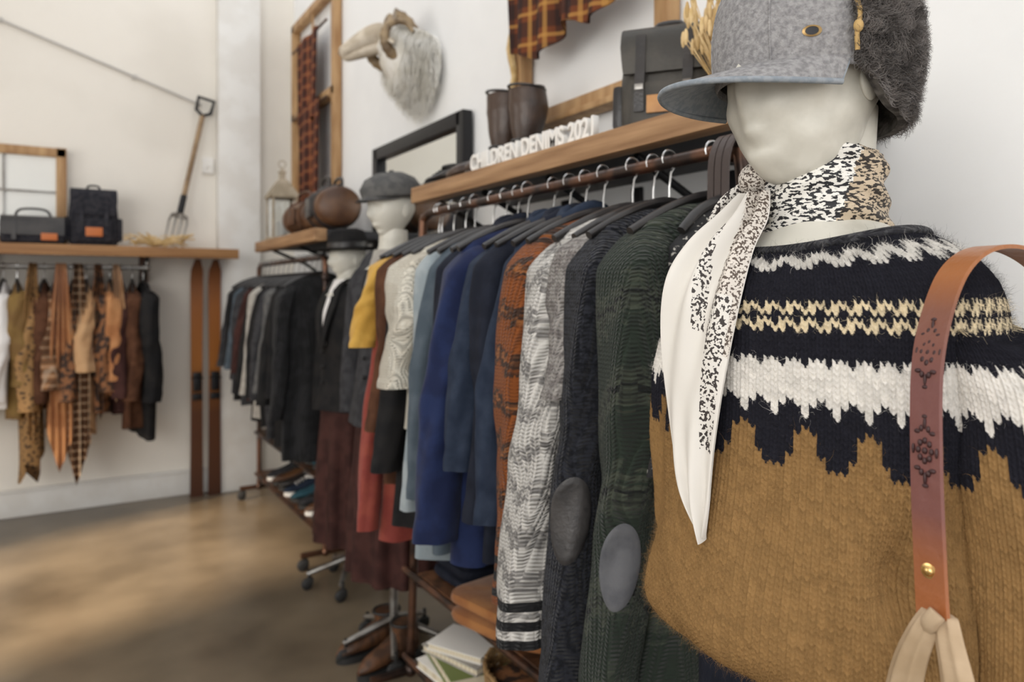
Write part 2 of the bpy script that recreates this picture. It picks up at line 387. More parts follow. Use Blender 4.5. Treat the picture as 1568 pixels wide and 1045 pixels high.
m_plaid3=plaid('plaid_camel',(.30,.15,.07),(.04,.02,.012),(.5,.4,.3),6,.4)
m_plaid4=plaid('plaid_brown_cream',(.26,.12,.05),(.035,.018,.012),(.60,.50,.36),7,.6,'X')

RX=1.0; RZt=1.60
def rs(a=.05): return random.uniform(-a,a)
garment('mustard_blouse',(RX,2.05,RZt),[c_must],.40,.27,rot=.03,T=.04,sr=.062)
garment('rust_dress',(RX,2.03,RZt),[c_rust],.88,.80,W=.19,flare=1.12,T=.03,sr=.045)
garment('brown_blouse',(RX,1.95,RZt),[c_brown],.70,.5,rot=.02)
garment('black_cardigan',(RX,1.875,RZt),[c_black],.80,.60,rot=-.02)
garment('cream_sweater',(RX-.01,1.80,RZt),[k_cream],.52,.36,sr=.068,T=.045,rot=.05,tap=.15)
garment('pale_blue_shirt_dress',(RX,1.715,RZt),[c_ltblue],.84,.66,sr=.045)
garment('slate_blouse',(RX,1.65,RZt),[c_slate],.80,.62,rot=-.03,sr=.05)
garment('dark_blue_shirt',(RX,1.59,RZt),[c_navyd],.74,.6,rot=.04,collar=0)
garment('navy_jersey',(RX-.015,1.52,RZt),[c_navy],.78,.68,T=.04,sr=.066,fold=.018,tap=.2)
garment('denim_jacket',(RX,1.43,RZt),[c_denim],.60,.50,rot=.03,collar=0,sr=.06)
garment('navy_overshirt',(RX,1.365,RZt),[c_navyd],.74,.60,rot=-.02,collar=0)
garment('indigo_denim_shirt',(RX,1.305,RZt),[c_denim],.72,.58,rot=.03,collar=0)
def orow(v,u): return 1 if (v>.86 and int((v-.86)/.022)%2==0) else 0
garment('rust_fair_isle_sweater',(RX-.005,1.235,RZt),[k_orange,k_black],.86,.72,T=.04,sr=.060,rowm=orow)
def wrow(v,u): return 1 if (v>.88 and int((v-.88)/.02)%2==0) else 0
garment('white_fleck_cardigan',(RX-.01,1.135,RZt),[k_white,k_black,k_grey],.88,.76,T=.05,sr=.074,rowm=wrow,fold=.016,tap=.25)
garment('grey_knit_vest',(RX,1.085,RZt),[k_grey,k_black],.70,.30,T=.02,sr=.05)
garment('navy_elbow_patch_cardigan',(RX-.005,1.035,RZt),[k_navy,m_patchd],.95,.80,T=.035,sr=.064,patch=(1,(.62,pi+.72,.095,.80)))
garment('green_elbow_patch_sweater',(RX,.93,RZt),[k_green,m_patch],1.0,.84,T=.045,sr=.072,patch=(1,(.64,pi+.80,.085,.62)),fold=.01)
garment('dark_floral_blouse',(RX+.03,.872,RZt),[c_floral],.60,.40,T=.015,W=.17,sr=.04)

# ------------------------------------------------------------------ racks
def caster(mb,x,y,m=0,r=.028):
    mb.lathe([(0.001,-.011),(r*.8,-.011),(r,-.007),(r,.007),(r*.8,.011),(0.001,.011)],m=m,seg=18,T=TR(x,y,r)@Matrix.Rotation(pi/2,4,'X'))
    mb.box((x+.012,y,r+.012),(.03,.03,.03),m,bev=.006); mb.tube([(x+.01,y,r+.02),(x+.01,y,r+.06)],.007,m,seg=8)
def rack(name,X,ya,yb,zr,decks,foot=.14,back=.28,wood=m_dwood,lean=.0):
    r=MB()
    for y,s in ((ya,-1),(yb,1)):
        yy=y+s*lean
        r.tube([(X,yy,.07),(X,y+s*lean*.2,1.2),(X,y,zr-.05),(X,y-s*.02,zr-.012),(X,y-s*.06,zr)],.014,0,seg=12,smooth=4)
        r.tube([(X-foot,yy,.075),(X+back,yy,.075)],.014,0,seg=10)
        r.ell((X,yy,.075),(.022,.022,.022),0)
        for dx in (-foot+.02,back-.04): caster(r,X+dx-.01,yy,1)
        r.ell((X,y,zr-.1),(.02,.02,.03),0)
    r.tube([(X,ya+.05,zr),(X,yb-.05,zr)],.0135,0,seg=12)
    for z in decks:
        r.box((X+back/2,(ya+yb)/2,z),(back+.03,yb-ya+.02,.028),2,bev=.004)
        r.tube([(X-.022,ya-lean,z),(X-.022,yb+lean,z)],.011,0,seg=8)
    return r.obj(name,[m_pipe,m_rubber,wood])
rack('garment_rack',RX,.86,2.17,RZt,[.42,.13],lean=.1,back=.34)
rack('garment_rack',1.10,3.52,4.93,1.52,[.43,.16],foot=.12,back=.24)

s=MB()
s.box((1.035,1.565,1.675),(.05,1.45,.052),0,bev=.004)
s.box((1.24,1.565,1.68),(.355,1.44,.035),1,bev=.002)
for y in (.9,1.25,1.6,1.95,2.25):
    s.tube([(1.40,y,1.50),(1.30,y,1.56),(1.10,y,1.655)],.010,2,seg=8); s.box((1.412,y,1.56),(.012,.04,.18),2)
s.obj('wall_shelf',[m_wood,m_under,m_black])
s=MB()
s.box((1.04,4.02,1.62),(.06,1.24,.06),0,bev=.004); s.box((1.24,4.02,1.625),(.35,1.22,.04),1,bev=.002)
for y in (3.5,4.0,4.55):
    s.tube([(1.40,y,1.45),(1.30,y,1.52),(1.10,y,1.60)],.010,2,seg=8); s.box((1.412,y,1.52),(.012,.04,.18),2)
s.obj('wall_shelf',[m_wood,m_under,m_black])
s=MB()
s.box((-.63,4.93,1.59),(3.2,.05,.062),0,bev=.005); s.box((-.63,5.11,1.60),(3.18,.33,.04),0,bev=.003)
for x in (-1.3,-.35,.45):
    s.box((x,5.262,1.48),(.05,.03,.22),1); s.tube([(x,5.25,1.40),(x,5.1,1.50),(x,4.98,1.57)],.012,2,seg=8)
s.obj('wall_shelf',[m_wood2,m_dwood,m_black])
s=MB(); s.tube([(-2.0,5.03,1.495),(.47,5.03,1.495)],.014,0,seg=12)
for x in (-1.3,-.35,.45):
    s.tube([(x,5.03,1.495),(x,5.03,1.57)],.008,0,seg=8); s.ell((x,5.03,1.495),(.02,.02,.02),0)
s.obj('hanging_rail',[m_steel])

FG=[(-.62,c_white,.7,.5,'white_blouse'),(-.48,c_white,.62,.5,'white_blouse'),(-.38,c_ltgrey,.7,.5,'linen_shirt'),
(-.28,c_white,.66,.60,'white_blouse'),(-.215,c_olive,.75,.52,'olive_shirt'),(-.15,c_leop,.95,.66,'leopard_print_dress'),(-.085,c_brown,.7,.62,'brown_shirt'),(-.02,m_plaid3,.80,.55,'camel_plaid_shirt'),
(.06,c_leop2,.85,.62,'brown_print_blouse'),(.125,c_camel,.75,.46,'camel_wrap'),(.185,c_leop2,.75,.58,'tortoise_print_blouse'),(.25,c_caramel,.65,.52,'caramel_cardigan'),
(.31,c_maroon,.75,.62,'plum_cardigan'),(.37,c_brown,.85,.64,'dark_brown_dress'),(.43,c_black,.90,.66,'black_long_cardigan')]
for x,m,l,sl,nm in FG:
    garment(nm,(x,5.03,1.495),[m],l,sl,W=.18,T=.035,rot=pi/2+rs(.2),ragged=.25 if ('leopard' in nm or 'wrap' in nm) else .06,fold=.022,sr=.058,sflat=.95,tap=.1)
# big blanket shawls draped over the front of the rail, pointed hems
def shawl(name,x0,x1,yf,zb,mat,pt=.4,ph=0.):
    mb=MB(); nu,nv=56,46
    P=np.zeros((nv,nu,3))
    for i in range(nv):
        v=i/(nv-1); gather=.45+.55*min(1,v*2.2)
        xm=(x0+x1)/2
        for j in range(nu):
            u=j/(nu-1)
            x=xm+(x1-x0)*(u-.5)*gather*(1+.15*v)
            fold=.022*math.sin(u*4.2*2*pi+ph+v*1.2)*(.5+.5*v)+.010*math.sin(u*9*pi+v*4+ph)
            zbot=zb+abs(u-pt)*.50*(1 if u<pt else .8)
            y=yf+(.17*(1-min(1,v*5))**2)-.03*math.sin(min(1,v*1.3)*pi)+fold
            P[i,j]=(x,y,1.515+(zbot-1.515)*v)
    mb.grid(P,0); P2=P.copy(); P2[:,:,1]+=.008; mb.grid(P2[:,::-1],0)
    # folded-over back half
    Q=np.zeros((16,nu,3))
    for i in range(16):
        v=i/15
        for j in range(nu):
            u=j/(nu-1); Q[i,j]=((x0+x1)/2+(x1-x0)*(u-.5)*.45,yf+.17+.02+.06*v,1.515-.35*v)
    mb.grid(Q,0)
    return mb.obj(name,[mat],ang=80)
shawl('leopard_shawl',-.185,-.095,4.85,.50,c_leop,.5,1)
shawl('caramel_blanket_shawl',-.06,.055,4.82,.33,c_caramel,.45,0)
shawl('plaid_blanket_shawl',.035,.135,4.84,.24,m_plaid4,.4,2)
shawl('brown_print_shawl',.145,.225,4.86,.60,c_leop2,.6,3)
shawl('camel_shawl',.245,.315,4.85,.70,c_camel,.4,4)

R2=[(4.86,c_dgrey,'charcoal_shirt',.72,.5),(4.76,c_black,'black_shirt',.75,.5),(4.65,c_slate,'slate_shirt',.7,.5),(4.54,c_dgrey,'charcoal_sweater',.75,.55),
(4.43,c_maroon,'plum_shirt',.7,.5),(4.32,c_black,'black_jacket',.8,.6),(4.21,c_ltgrey,'stone_cardigan',.78,.6),(4.10,c_black,'black_overshirt',.8,.6),(3.99,c_dgrey,'charcoal_coat',.85,.6),
(3.88,c_grey,'grey_cardigan',.65,.55),(3.77,c_black,'black_shirt',.85,.6),(3.67,c_black,'black_blouse',.7,.55),(3.60,k_black,'black_sweater',.9,.65)]
for y,m,nm,l,sl in R2:
    garment(nm,(1.10,y,1.52),[m],l,sl,W=.185,T=.030,rot=rs(.08),sr=.050,fold=.014)

# ------------------------------------------------------------------ shoes / boots
def shoe(mb,T,mu=0,ms=1,L=.28,h=.10,shaft=0,rs_=.045,tall=False):
    n=16; P=[]
    for i in range(n):
        t=i/(n-1); x=-L*.5+L*t
        w=.034+.012*math.sin(pi*min(1,t*1.15))*1.0; w*=min(1,math.sqrt(max(.02,(1-t)*6))) if t>.83 else 1; w*=min(1,math.sqrt(.15+t*8)) 
        hh=np.interp(t,[0,.12,.3,.42,.6,.85,1],[h*.85,h,h*.98,h*.85,h*.62,h*.45,h*.2])
        row=[]
        for k in range(16):
            a=2*pi*k/16; row.append((x,w*math.cos(a),.02+hh/2+hh/2*math.sin(a)))
        P.append(row)
    mb.grid(np.array(P),mu,cu=True,caps=True,T=T)
    Q=[]
    for z in (0,.022):
        Q.append([( -L*.02+ (L*.52)*math.cos(a), (.05-.008*math.cos(a+pi))*math.sin(a)*(.85+.15*math.cos(a)), z) for a in np.linspace(0,2*pi,28,endpoint=False)])
    mb.grid(np.array(Q),ms,cu=True,caps=True,T=T)
    mb.box((-L*.38,0,.016),(L*.26,.07,.03),ms,T=T,bev=.006)
    if shaft:
        if tall:
            # shaped riding-boot shaft: narrow ankle, calf swell, slumped top with a pull loop
            mb.tube([(-L*.20,0,.06),(-L*.25,0,.10),(-L*.27,.002,.07+shaft*.42),(-L*.29,0,.07+shaft*.72),(-L*.27,0,.07+shaft)],[.040,.034,rs_*.92,rs_*1.12,rs_*1.02],mu,seg=24,T=T,smooth=5,flat=.80)
            mb.tube([(-L*.27+rs_*1.03*math.cos(q),rs_*.84*math.sin(q),.07+shaft+.006*math.cos(q)) for q in np.linspace(0,2*pi,24)],.0045,ms,seg=6,T=T,caps=False)
            ribbon(mb,[(-L*.27,-rs_*.80,.07+shaft-.03),(-L*.27,-rs_*.88,.07+shaft+.02),(-L*.27,-rs_*.72,.07+shaft-.02)],.016,.003,ms,wdir=(1,0,0),T=T)
            mb.tube([(-L*.24+.040*math.cos(q),.034*math.sin(q),.115) for q in np.linspace(0,2*pi,20)],.005,ms,seg=6,T=T,caps=False)
        else:
            mb.tube([(-L*.25,0,.07),(-L*.26,0,.07+shaft*.4),(-L*.27,0,.07+shaft*.75),(-L*.27,0,.07+shaft)],[.046,rs_*.95,rs_*1.1,rs_*1.15],mu,seg=20,T=T,smooth=3,flat=.85)
            mb.tube([(-L*.27+rs_*1.15*math.cos(q),rs_*1.0*math.sin(q),.07+shaft) for q in np.linspace(0,2*pi,20)],.005,ms,seg=6,T=T,caps=False)
    else:
        for k in range(4): mb.tube([(L*(.02+.07*k),-.022,h*(.86-.11*k)+.02),(L*(.02+.07*k),0,h*(.92-.11*k)+.024),(L*(.02+.07*k),.022,h*(.86-.11*k)+.02)],.003,ms,seg=6,T=T)
        mb.tube([(-L*.22+.055*math.cos(q),.034*math.sin(q),.02+h*.97) for q in np.linspace(0,2*pi,18)],.006,ms,seg=6,T=T,caps=False)
b=MB(); shoe(b,TR(1.17,2.07,1.70)@RZ(pi-.7),0,1,.25,.10,.22,.056,True); shoe(b,TR(1.17,1.935,1.70)@RZ(pi-.5),0,1,.25,.10,.21,.056,True); b.obj('tall_leather_boots',[m_dboot,m_bleath])
b=MB(); shoe(b,TR(1.12,2.235,1.702)@RZ(pi-1.2),0,1,.20,.05); shoe(b,TR(1.21,2.235,1.702)@RZ(pi-1.2),0,1,.20,.05); b.obj('leather_flats',[m_bleath,m_rubber])
b=MB(); shoe(b,TR(1.00,2.46,.0)@RZ(pi+.3),0,1,.27,.10,.07,.045); shoe(b,TR(.98,2.60,.0)@RZ(pi+.15),0,1,.27,.10,.07,.045); b.obj('ankle_boots',[m_dwood,m_rubber])
k=0
shm=[m_bleath,m_lbrown,c_dgrey,M('teal_canvas',(.02,.08,.11),rough=.8),c_denim]
for z in (.176,.446):
    for y in np.arange(3.68,4.8,.14):
        b=MB(); shoe(b,TR(1.21,y,z)@RZ(pi+rs(.15)),0,1,.25,.08,[0,.08,0,.10][k%4]); 
        b.obj('shoe',[shm[k%5],[m_rubber,m_white,m_rubber][k%3]]); k+=1

def folded(name,c,d,mat,layers=3,rot=0):
    b=MB()
    for i in range(layers):
        h=d[2]/layers
        n=28; P=[]
        for q,(sx,z) in enumerate([(.0,.5),(.5,.5),(.88,.48),(.98,.3),(1,0),(.98,-.3),(.88,-.48),(.5,-.5),(.0,-.5)]):
            row=[]
            for a in np.linspace(0,2*pi,n,endpoint=False):
                ca=np.sign(math.cos(a))*abs(math.cos(a))**.35; sa=np.sign(math.sin(a))*abs(math.sin(a))**.35
                row.append((d[0]/2*sx*ca*(1+.03*math.sin(3*a+i)),d[1]/2*sx*sa*(1+.03*math.cos(2*a+i)),h*(i+.5)+z*h+.004*abs(math.sin(a*3+i*2))*sx))
            P.append(row)
        b.grid(np.array(P),0,cu=True,T=TR(*c)@RZ(rot+rs(.08)))
    return b.obj(name,[mat])
m_suede=M('rust_suede',(.28,.11,.035),(.36,.155,.05),scale=12,rough=.85,sheen=.2)
folded('folded_suede_garment',(1.12,1.70,.436),(.36,.36,.08),m_suede,2,.2)
folded('folded_navy_jumpers',(1.17,2.04,.436),(.30,.24,.14),c_navyd,4)
folded('folded_dark_jumpers',(1.17,1.30,.436),(.30,.30,.14),k_black,4)
b=MB()
for i,(w,l,h,r,cc) in enumerate([(.20,.28,.028,.1,0),(.19,.26,.035,-.15,2),(.16,.24,.022,.3,3),(.15,.2,.02,.5,0)]):
    z=.146+[0,.03,.067,.09][i]
    T=TR(1.08,2.02,z+h/2)@RZ(r)
    b.box((0,0,0),(w-.01,l-.008,h*.8),1,T=T,bev=.001); b.box((0,0,h*.45),(w,l,.003),cc,T=T,bev=.001); b.box((0,0,-h*.45),(w,l,.003),cc,T=T,bev=.001); b.box((w/2,0,0),(.004,l,h*.9),cc,T=T,bev=.001)
b.obj('stack_of_books',[m_white,m_page,M('book_green',(.16,.20,.06),rough=.6),c_ltgrey])
b=MB()
for i in range(14):
    z=.15+i*.013; r=.13+.02*i/14
    b.tube([(1.12+r*math.cos(q)*(1.0)+.0*i,1.66+r*1.15*math.sin(q),z+.004*math.sin(q*14+i*pi)) for q in np.linspace(0,2*pi,64)],.007,0,seg=6,caps=False)
for q in np.linspace(0,2*pi,24,endpoint=False): b.tube([(1.12+.13*math.cos(q),1.66+.15*math.sin(q),.148),(1.12+.15*math.cos(q),1.66+.17*math.sin(q),.33)],.005,0,seg=6)
b.obj('wicker_basket',[M('wicker',(.20,.11,.04),(.34,.21,.09),scale=20,rough=.7)])
folded('folded_tan_blanket',(1.12,1.66,.17),(.20,.22,.13),c_leop2,3)

# ------------------------------------------------------------------ bags
def backpack(name,T,w,d,h,m1,m2,m3,label=None,buck=True):
    b=MB()
    n=40;P=[]
    for t in np.linspace(0,1,14):
        sc=np.interp(t,[0,.06,.5,.85,.95,1],[.9,1,1.02,.93,.8,.5]); z=h*t
        row=[]
        for a in np.linspace(0,2*pi,n,endpoint=False):
            ca=np.sign(math.cos(a))*abs(math.cos(a))**.5; sa=np.sign(math.sin(a))*abs(math.sin(a))**.5
            row.append((d/2*sc*ca,w/2*sc*sa,z+.004*math.sin(5*a)))
        P.append(row)
    b.grid(np.array(P),0,cu=True,caps=True,T=T)
    ribbon(b,[(d*.40,0,h*.98),(.0,0,h*1.03),(-d*.42,0,h*.97),(-d*.56,0,h*.80),(-d*.57,0,h*.55)],[w*.8,w*.92,w*.95,w*.95,w*.88],.008,0,T=T)
    b.box((-d*.56,0,h*.26),(d*.25,w*.72,h*.40),0,T=T,bev=.015)
    for y in (-w*.25,w*.25):
        ribbon(b,[(-d*.60,y,h*.9),(-d*.64,y,h*.6),(-d*.72,y,h*.42),(-d*.72,y,h*.18)],.022,.004,1,T=T)
        if buck: b.box((-d*.74,y,h*.40),(.008,.020,.014),2,T=T,bev=.002)
        ribbon(b,[(d*.45,y,h*.95),(d*.70,y,h*.75),(d*.72,y,h*.35),(d*.5,y,h*.06)],.035,.008,1,T=T)
    b.tube([(0,-.035,h),(0,-.025,h*1.09),(0,.025,h*1.09),(0,.035,h)],.006,1,seg=8,T=T,smooth=4)
    for sg in (-1,1): b.box((0,sg*w*.53,h*.3),(d*.6,.03,h*.42),1,T=T,bev=.012)
    if label is not None: b.box((-d*.71,0,h*.24),(.006,w*.34,h*.16),3,T=T,bev=.001)
    return b.obj(name,[m1,m2,m3,label or m1])
backpack('waxed_canvas_backpack',TR(1.19,1.24,1.70)@RZ(.65)@Matrix.Rotation(.06,4,'Y'),.21,.12,.25,m_olive,m_bleath,m_steel,m_tan)
backpack('roll_top_backpack',TR(.165,5.08,1.625)@RZ(pi/2),.26,.13,.33,m_canvas,m_canvas,m_black,m_orange)
b=MB(); T=TR(-.14,5.07,1.625)@RZ(pi/2)
b.box((0,0,.075),(.14,.32,.15),0,T=T,bev=.03,seg=4); ribbon(b,[(.06,0,.15),(0,0,.16),(-.065,0,.15),(-.08,0,.11),(-.08,0,.05)],[.31]*5,.007,1,T=T)
b.tube([(0,-.09,.15),(0,-.06,.20),(0,.06,.20),(0,.09,.15)],.007,1,seg=8,T=T,smooth=4)
for y in (-.09,.09): ribbon(b,[(-.085,y,.13),(-.09,y,.02)],.022,.004,1,T=T)
b.box((-.09,-.08,.04),(.006,.08,.04),2,T=T,bev=.001)
b.obj('satchel_bag',[m_canvas,m_bleath,m_orange])
def duffel(name,T,L,r,m1,m2):
    b=MB(); TT=T@Matrix.Rotation(pi/2,4,'X')
    b.lathe([(.001,-L/2),(r*.8,-L/2),(r*.97,-L/2+.015),(r,-L/2+.04),(r*1.03,0),(r,L/2-.04),(r*.97,L/2-.015),(r*.8,L/2),(.001,L/2)],m=0,seg=36,T=TT,sy=.9)
    for y in (-L*.25,L*.25):
        b.tube([(r*1.03*math.cos(q),y,r*.93*math.sin(q)) for q in np.linspace(0,2*pi,30)],.009,1,seg=6,T=T,caps=False)
    for x in (-.03,.03): b.tube([(x,-L*.25,r*.93),(x,-L*.18,r*1.35),(x,L*.18,r*1.35),(x,L*.25,r*.93)],.008,1,seg=8,T=T,smooth=5)
    b.tube([(0,-L*.48,r*.92),(0,L*.48,r*.92)],.005,1,seg=6,T=T)
    b.box((-r*1.04,0,0),(.02,L*.3,r*.9),1,T=T,bev=.006); b.box((-r*1.1,0,r*.2),(.008,.03,.03),2,T=T,bev=.002)
    return b.obj(name,[m1,m2,m_steel])
duffel('leather_duffel_bag',TR(1.17,4.02,1.65+.105)@RZ(.1),.36,.10,m_lbrown,m_dwood)
duffel('leather_duffel_bag',TR(1.16,3.60,1.65+.115)@RZ(-.1),.36,.11,m_lbrown,m_bleath)

b=MB(); T=TR(1.14,4.50,1.652)
b.box((0,0,.012),(.17,.17,.024),0,T=T); b.box((0,0,.27),(.17,.17,.02),0,T=T)
for sx in (-1,1):
    for sy in (-1,1): b.box((sx*.07,sy*.07,.14),(.014,.014,.25),0,T=T,bev=.002)
for sx,sy in ((0,1),(0,-1),(1,0),(-1,0)): b.box((sx*.07,sy*.07,.14),(.004 if sx else .13,.004 if sy else .13,.24),1,T=T,bev=0)
b.lathe([(.115,.28),(.10,.30),(.04,.37),(.022,.38),(.022,.41),(.03,.42),(.001,.45)],m=0,seg=4,T=T@RZ(pi/4))
b.tube([(.022*math.cos(q),0,.47+.022*math.sin(q)) for q in np.linspace(0,2*pi,18)],.003,0,seg=6,T=T,caps=False)
b.lathe([(.001,.024),(.032,.024),(.032,.12),(.001,.125)],m=2,seg=20,T=T)
b.obj('candle_lantern',[M('lantern_wood',(.28,.23,.16),(.42,.35,.26),scale=10,rough=.7),m_glass,m_white])

# ------------------------------------------------------------------ frames on right wall
def drape(mb,x,y0,y1,zt,zb,m=0,folds=5,amp=.02,hemw=.03,T=None):
    nu,nv=60,30;P=np.zeros((nv,nu,3))
    for i in range(nv):
        v=i/(nv-1)
        for j in range(nu):
            u=j/(nu-1); y=y0+(y1-y0)*(u*(1-.12*v)+.06*v)
            P[i,j]=(x-amp*(math.sin(u*folds*2*pi)+.5*math.sin(u*folds*3.3+2))*(0.4+.6*v)-.01,y,zt+(zb-zt)*v+hemw*math.sin(u*7+1)*v)
    mb.grid(P,m,T=T); P2=P.copy(); P2[:,:,0]+=.006; mb.grid(P2[:,::-1],m,T=T)
f=MB(); X=1.39
for y in (4.24,5.12): f.box((X,y,2.56),(.05,.055,1.26),0)
for z in (1.95,2.55,3.17): f.box((X,4.68,z),(.05,.93,.055),0)
f.box((X-.01,4.68,2.56),(.012,.02,1.2),0)
f.obj('wooden_window_frame',[m_woodf])
f=MB(); drape(f,1.34,4.42,4.85,2.98,2.4,folds=2); f.tube([(1.35,4.3,2.98),(1.35,5.05,2.98)],.008,1,seg=8); drape(f,1.33,4.34,4.78,2.52,1.75,folds=2)
f.tube([(1.35,4.3,2.52),(1.35,5.05,2.52)],.008,1,seg=8); f.obj('plaid_scarf',[m_plaid,m_dwood])
f=MB()
for y in (1.45,2.17): f.box((1.385,y,2.3),(.05,.05,.80),0)
for z in (1.93,2.68): f.box((1.385,1.81,z),(.05,.77,.05),0)
f.box((1.375,1.81,1.905),(.07,.80,.02),0)
f.tube([(1.35,2.18,1.95),(1.34,2.19,2.02),(1.35,2.17,2.1),(1.34,2.18,2.2),(1.35,2.17,2.3)],[.012,.016,.011,.015,.008],1,seg=8,smooth=3)
f.obj('wooden_window_frame',[m_woodf,m_straw])
f=MB(); f.tube([(1.33,1.40,2.52),(1.33,2.2,2.52)],.01,1,seg=8)
drape(f,1.29,1.70,2.12,2.53,2.12,folds=3,amp=.02); drape(f,1.27,1.45,1.80,2.53,2.14,folds=3,amp=.018); f.obj('plaid_shirt',[m_plaid2,m_dwood])
f=MB(); Y0,Y1,Z0,Z1=2.61,3.55,1.5,2.05
for y in (Y0,Y1): f.box((1.385,y,(Z0+Z1)/2),(.045,.06,Z1-Z0+.06),0)
for z in (Z0,Z1): f.box((1.385,(Y0+Y1)/2,z),(.045,Y1-Y0,.06),0)
f.box((1.395,(Y0+Y1)/2,(Z0+Z1)/2),(.01,Y1-Y0,Z1-Z0),1,bev=0); f.obj('black_framed_mirror',[m_black,m_mirror])

f=MB(); f.box((1.065,1.645,1.708),(.03,.60,.012),0,bev=.002)
so=f.obj('letter_sign',[m_white])
cu=bpy.data.curves.new('letters','FONT'); cu.body='CHILDREN DENIMS 2021'; cu.size=.066; cu.extrude=.008; cu.offset=.0012; cu.bevel_depth=.0005
to=bpy.data.objects.new('letters',cu); COL.objects.link(to); cu.materials.append(m_white)
to.rotation_euler=(pi/2,0,-pi/2); to.location=(1.06,1.945,1.714)
bpy.context.view_layer.update()
dim=to.dimensions.x
if dim>0: to.scale=(.60/dim,1,1)
to.parent=so

f=MB(); n=130
for i in range(n):
    a=random.uniform(0,2*pi); r=random.uniform(0,.02); sp=random.uniform(.02,.10); h=random.uniform(.16,.27)
    x0,y0=1.20+r*math.cos(a),1.04+r*math.sin(a); x1,y1=1.18+sp*math.cos(a),1.04+sp*1.1*math.sin(a)
    f.tube([(x0,y0,1.70),((x0+x1)/2,(y0+y1)/2,1.70+h*.55),(x1,y1,1.70+h)],[.0013,.0012,.001],0,seg=4)
    f.ell((x1,y1,1.70+h),(.005,.005,.018),0,nu=6,nv=5)
f.tube([(1.20+.024*math.cos(q),1.04+.024*math.sin(q),1.78) for q in np.linspace(0,2*pi,16)],.004,0,seg=6,caps=False)
f.obj('dried_wheat_bundle',[m_straw])
f=MB()
for i in range(60):
    a=random.uniform(-.7,.7)+(pi if i%2 else 0); L_=random.uniform(.08,.19); y=5.02+random.uniform(-.05,.1); x0=.52+random.uniform(-.05,.05)
    f.tube([(x0,y,1.63+random.uniform(0,.02)),(x0+L_*.6*math.cos(a),y+.3*L_*math.sin(a),1.65+random.uniform(0,.05)),(x0+L_*math.cos(a),y+.4*L_*math.sin(a),1.635+random.uniform(0,.08))],[.0035,.003,.005],0,seg=4)
f.obj('dried_grass_bundle',[m_straw])

# ------------------------------------------------------------------ ram head mount
ram=empty('ram_head_mount')
m_wool=M('ram_wool',(.70,.67,.60),(.82,.80,.75),scale=12,rough=.95,bump=.5,bscale=60)
m_horn=M('ram_horn',(.15,.10,.055),(.32,.23,.13),scale=14,rough=.5,bump=.4,bscale=50)
m_face=M('ram_face_hide',(.46,.39,.30),(.62,.55,.45),scale=12,rough=.85)
cy=2.92; cz=2.44
f=MB(); f.tube([(1.41,cy,cz-.06),(1.34,cy,cz-.05),(1.26,cy+.01,cz+.0),(1.20,cy+.02,cz+.05),(1.14,cy+.03,cz+.07)],[.18,.17,.14,.10,.075],0,seg=24,smooth=4)
f.obj('wool_neck',[m_wool],parent=ram)
f=MB()
# skull: broad brow, roman nose, narrowing muzzle pointing into the room
f.tube([(1.20,cy+.02,cz+.075),(1.15,cy+.035,cz+.085),(1.10,cy+.05,cz+.070),(1.05,cy+.065,cz+.040),(1.00,cy+.08,cz+.004),(.965,cy+.09,cz-.025),(.95,cy+.094,cz-.035)],[.055,.080,.072,.058,.048,.042,.020],0,seg=24,smooth=5,flat=.82)
f.tube([(1.14,cy+.035,cz+.02),(1.06,cy+.06,cz-.015),(.99,cy+.08,cz-.045),(.965,cy+.088,cz-.048)],[.045,.036,.028,.014],0,seg=16,smooth=4,flat=.8)
for q in (-1,1):
    f.ell((.955,cy+.092+q*.018,cz-.022),(.010,.007,.008),1)
    f.ell((1.105,cy+.052+q*.060,cz+.082),(.014,.010,.012),1)
    f.ell((1.11,cy+.052+q*.058,cz+.098),(.026,.016,.010),0)
    f.tube([(1.17,cy+.03+q*.07,cz+.05),(1.16,cy+.03+q*.12,cz+.03),(1.15,cy+.03+q*.17,cz-.005)],[.018,.026,.006],0,seg=12,smooth=4,flat=.45)
f.tube([(1.02,cy+.045,cz-.028),(.968,cy+.092,cz-.044),(1.03,cy+.105,cz-.028)],.0035,1,seg=6)
f.obj('face',[m_face,m_black],parent=ram)
f=MB()
for sg in (-1,1):
    pts=[];rd=[]
    for i in range(70):
        t=i/69; a=pi*.50-t*2*pi*1.20; R_=.125*(1-.50*t)
        pts.append((1.21+R_*math.cos(a)*.95,cy+.03+sg*(.045+.12*t),cz+.055+R_*math.sin(a)))
        rd.append((.047*(1-.80*t))*(1+.12*(i%3==0)))
    f.tube(pts,rd,0,seg=14)
f.obj('horns',[m_horn],parent=ram)
n=7000; u=rng.uniform(0,1,n); th=rng.uniform(0,2*pi,n)
cx=1.40-.18*u; rr=.18-.07*u**1.5
roots=np.stack([cx,cy+rr*np.cos(th),cz-.055+.09*u+rr*np.sin(th)],1)
dr=np.stack([-.35*np.ones(n),np.cos(th)*.8,np.sin(th)*.5-.8],1)
strands('wool_fur',roots,dr,rng.uniform(.05,.10,n),.004,m_wool,curl=.006,parent=ram,seg=3,grav=.5)
rp0=Vector((1.41,cy,cz)); ram.scale=(.82,.82,.82); ram.location=rp0*(1-.82)+Vector((0,.10,-.03))

